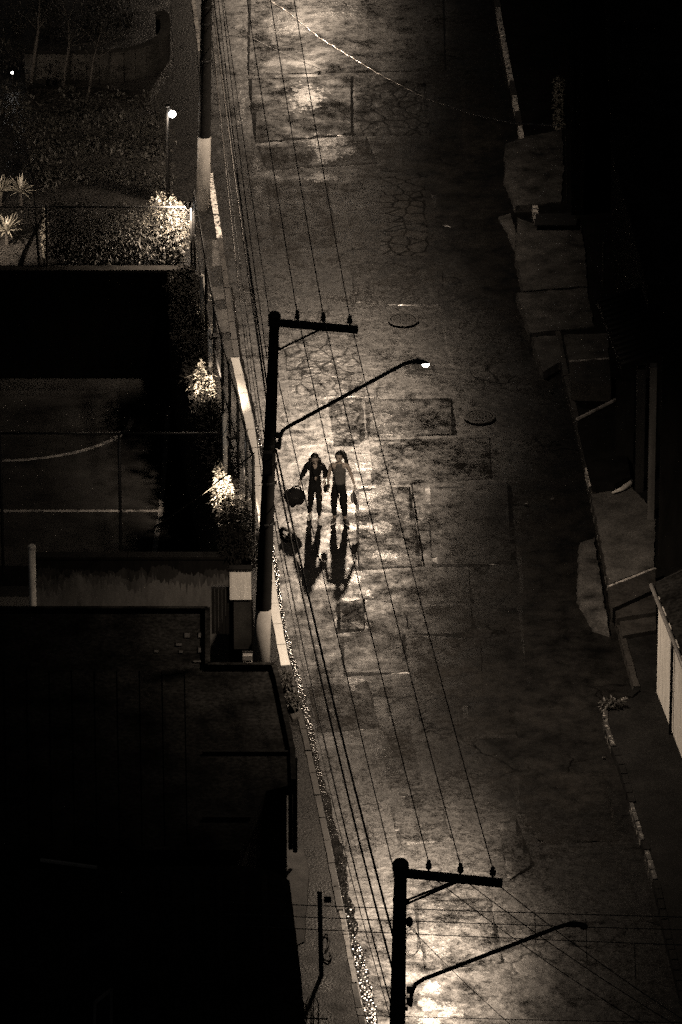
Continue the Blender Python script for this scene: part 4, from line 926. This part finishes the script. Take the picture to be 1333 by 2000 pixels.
# wrought grille and post
o = empty('grille_fence', G(500, 2012, .2), 'faint wrought iron grille with arched tops at the bottom', 'fence'); L = o.location
Yf = G(540, 2090, .12).y
for k in range(9):
    u = 500+k*14; a = V(u, 1960, Yf)-L; b = V(u+10, 1960, Yf)-L; zt = a.z; m = (a+b)/2
    MB().tube([Vector((a.x, a.y, zt-1.5)), a, Vector((m.x, m.y, zt+.14)), b, Vector((b.x, b.y, zt-1.5))], .012, 6).build('arched_bar', M['conc'], o, True)
MB().tube([V(495, 1985, Yf)-L, V(640, 1990, Yf)-L], .015, 6).build('rail', M['conc'], o)
b = G(628, 1905, .12); o = empty('sign_post', b, 'thin dark post at the pavement edge, bottom left', 'post'); h = hgt(625, 1905, 1745, .12)
MB().tube([(0, 0, 0), (-.03, 0, h)], .045, 8).build('shaft', M['dark'], o, True); MB().lathe((-.03, 0, h), [(.055, 0), (.055, .03), (.02, .05)], 8).build('cap', M['dark'], o); MB().box((.12, -.02, h-.18), .14, .03, .13).build('plate', M['dark'], o)
b = G(640, 1880, .13); o = empty('hose', b, 'dark hose curled on the pavement beside the thin post', 'hose')
pts = [(630, 1832), (634, 1824), (641, 1826), (643, 1838), (640, 1850), (632, 1860), (634, 1873), (642, 1878), (648, 1868), (644, 1858)]
MB().tube(rel(o, along(PX(pts, .16), .05)), .022, 6).build('tube', M['dark'], o, True)
for u, v, w, lab in ((556, 1345, 34, 'upper'), (572, 1385, 30, 'lower')):
    bush('weed_clump', lab+' ragged weed clump at the kerb by the dark roof corner', [clump(u, v, v-30, w, .2, .12)], 260, 'leaf', .09)
o = MB().slab(PX([(566, 1398), (584, 1392), (588, 1402), (572, 1410)], .13), .12, .17, .02).build('rubble', M['kerb']); tag(o, 'pale broken concrete lump beside the dark roof corner', 'rubble')

# ================================================================ RIGHT SIDE
# driveway aprons and paving slabs
for pts, z, mm in (([(986, 282), (1020, 268), (1100, 252), (1104, 330), (1098, 396), (1006, 404), (986, 350)], .15, 'slabc'), ([(1010, 424), (1042, 436), (1136, 440), (1146, 500), (1150, 560), (1022, 570), (1006, 500)], .16, 'slabc'),
                  ([(1008, 572), (1148, 562), (1164, 640), (1034, 652)], .15, 'slabc'), ([(1038, 658), (1094, 654), (1102, 706), (1060, 728), (1044, 690)], .14, 'slabc'), ([(1100, 654), (1190, 650), (1192, 698), (1108, 706)], .15, 'slabc'),
                  ([(1152, 966), (1236, 950), (1284, 1004), (1280, 1108), (1188, 1144), (1168, 1040)], .15, 'slabl'), ([(972, 424), (1000, 416), (1014, 470), (1010, 500), (990, 452)], .04, 'slabc'), ([(1130, 1060), (1162, 1050), (1178, 1140), (1192, 1236), (1158, 1226), (1126, 1170)], .07, 'slabc')):
    MB().slab(jit(PX(pts, z), .14, .022), -.08, z+.01, .03).build('paving_slab', M[mm], rw)
# steps in the pavement
st = empty('steps', G(1150, 745, .12), 'three shallow steps with pale worn edges at the porch', 'steps'); L = st.location
for k, (va, vb, vc, vd) in enumerate(((706, 700, 742, 738), (718, 713, 742, 738), (733, 730, 744, 740))):
    z = .55-.15*k
    MB().prism([p-L for p in PX([(1112+2*k, va), (1190+k, vb), (1194, vc+8), (1116, vd+10)], z)], -.02, z-.12).build('step', M['kerb'], st)
    MB().bar(G(1113+2*k, va, z)-L, G(1190+k, vb, z)-L, .05, .03).build('nosing', M['edge'], st)
st = empty('steps', G(1240, 1200, .12), 'low ledges with pale edges below the lit concrete', 'steps'); L = st.location
for k, (a, b) in enumerate((((1189, 1146), (1280, 1110)), ((1197, 1165), (1281, 1155)), ((1208, 1200), (1281, 1190)))):
    z = .42-.1*k
    MB().prism([p-L for p in PX([a, b, (b[0]+1, b[1]+40), (a[0]+8, a[1]+42)], z)], -.05, z-.12).build('step', M['kerb'], st)
    MB().bar(G(*a, z)-L, G(*b, z)-L, .045 if k else .06, .03).build('nosing', M['edge'], st)
o = empty('garden_bed', G(1127, 818, .12), 'dark raised bed with a pale front edge beside the pillar', 'raised bed'); L = o.location
q = [(1128, 822), (1204, 782), (1232, 930), (1200, 945), (1158, 950)]
MB().prism([p-L for p in PX(q, .3)], -.05, .18).build('bed', M['dwall'], o); MB().bar(G(1127, 819, .32)-L, G(1204, 780, .32)-L, .05, .05).build('edge', M['edge'], o)
MB().tube([p-L for p in PX([(1196, 962), (1215, 955), (1230, 945), (1234, 938)], .25)], [.02, .05, .06, .03], 8).build('rim', M['palewall'], o, True)
# far right: wall, gate box, lit plants
Yk = G(1110, 432, .12).y
o = empty('boundary_wall', (0, 0, 0), 'dark boundary wall rising along the far right pavement', 'wall')
MB().prism(PX([(1112, -90), (1130, -90), (1140, 420), (1120, 420)], .12), .1, 2.4).build('wall_face', M['dwall'], o)
MB().bar(G(1121, 420, 2.4)+Vector((0, 0, .03)), G(1113, -80, 2.4)+Vector((0, 0, .03)), .1, .06).build('coping', M['dwall'], o)
MB().tube([V(1108, 400, Yk+.6), V(1106, 265, Yk+.6)], .015, 6).build('conduit', M['kerb'], o)
o = empty('gate_box', G(1085, 442, .12), 'low black box lying at the far right driveway', 'box'); L = o.location
MB().prism([p-L for p in PX([(1046, 440), (1124, 440), (1126, 428), (1046, 430)], .12)], 0, .16).build('housing', M['dark'], o); MB().prism([p-L for p in PX([(1044, 441), (1126, 441), (1128, 427), (1044, 429)], .29)], .161, .19).build('lid', M['dark'], o)
bush('shrub', 'small ragged plant with bright leaves at the far right wall', [clump(1092, 250-16*k, 232-16*k, 17, .1, .12) for k in range(6)], 60, 'paleleaf', .09)
# porch house
ph = empty('house', (0, 0, 0), 'dark house on the right with ribbed porch roof and pillars', 'house')
ZP = 3.4; P4 = [(1166, 584), (1250, 560), (1292, 692), (1214, 716)]
MB().prism(PX(P4, ZP), ZP-.1, ZP).build('porch_roof', M['tile'], ph)
A0, B0, C0, D0 = PX(P4, ZP)
for k in range(14):
    t = (k+.5)/14; MB().tube([A0.lerp(D0, t)+Vector((0, 0, .01)), B0.lerp(C0, t)+Vector((0, 0, .01))], .05, 8).build('tile_roll', M['tile'], ph, True)
def column(u0, u1, vb, vt, m, name):
    Yc = G(u0, vb, .12).y; a = V(u0, vb, Yc); b = V(u1, vt, Yc); MB().box(((a.x+b.x)/2, Yc+.12, .1), b.x-a.x, .24, b.z-.1).build(name, M[m], ph)
column(1241, 1262, 962, 722, 'dark', 'pillar'); column(1265, 1284, 1018, 718, 'wall', 'pillar'); column(1202, 1240, 905, 745, 'dwall', 'wall'); column(1286, 1420, 1108, 690, 'dwall', 'wall')
column(1292, 1330, 790, 560, 'dwall', 'wall')
MB().prism(PX([(1180, -60), (1700, -60), (1700, 540), (1260, 540), (1196, 300)], 4.2), 4.0, 4.2).build('main_roof', M['roof'], ph)
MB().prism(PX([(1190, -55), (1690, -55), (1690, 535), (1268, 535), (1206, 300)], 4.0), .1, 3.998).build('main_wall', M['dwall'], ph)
for k in range(5): MB().bar(G(1215+k*60, -40+20*k, 4.2)+Vector((0, 0, .02)), G(1270+k*60, 530, 4.2)+Vector((0, 0, .02)), .06, .05).build('roof_seam', M['roof'], ph)
MB().tube([V(1178, 560, G(1178, 600, .12).y), V(1180, 470, G(1178, 600, .12).y)], .03, 6).build('downpipe', M['kerb'], ph)
# lit house wall with tiled eave at the right edge
lh = empty('house', (0, 0, 0), 'house corner with a lit pale wall and tiled eave at the right edge', 'house')
a, b = G(1283, 1352, .12), G(1334, 1484, .12); zt = V(1283, 1150, a.y).z; e = b+(b-a)*1.2
MB().prism([a, e, e+Vector((3, 0, 0)), a+Vector((3, 0, 0))], .1, zt).build('wall', M['palewall'], lh)
MB().tube([a.lerp(b, .62)+Vector((-.05, -.01, 0)), a.lerp(b, .62)+Vector((-.05, -.01, zt-.1))], .03, 8).build('downpipe', M['dwall'], lh, True)
ev = [G(1284, 1118, zt+.15), e+Vector((-.25, 0, zt)), e+Vector((3, 0, zt+1)), G(1284, 1118, zt+.15)+Vector((3, 0, 1))]
for k in range(10):
    q = a.lerp(e, k/9); q = Vector((q.x, q.y, zt+.04)); MB().tube([q+Vector((-.12, .0, -.02)), q+Vector((1.2, .55, .42)), q+Vector((2.8, 1.1, .95))], .085, 8).build('tile_roll', M['tile'], lh, True)
mb = MB(); mb.quad(a+Vector((-.1, 0, zt-.0)), e+Vector((-.1, 0, zt-.0)), e+Vector((2.8, 1.1, zt+.93)), a+Vector((2.8, 1.1, zt+.93))); mb.build('roof_deck', M['roof'], lh)
MB().tube([a+Vector((-.16, 0, zt-.03)), e+Vector((-.16, 0, zt-.03))], .045, 8).build('eave_gutter', M['zinc'], lh, True)
bush('grass_tuft', 'dry grass tuft by the curved kerb end at right', [clump(1195, 1384, 1366, 46, .1, .1)], 120, 'leaf', .09, 'grass tuft')

sc.cycles.use_denoising = False
sc.cycles.use_adaptive_sampling = True; sc.cycles.adaptive_threshold = .06; sc.cycles.adaptive_min_samples = 24
sc.cycles.max_bounces = 5; sc.cycles.diffuse_bounces = 2; sc.cycles.glossy_bounces = 3; sc.cycles.sample_clamp_indirect = 4
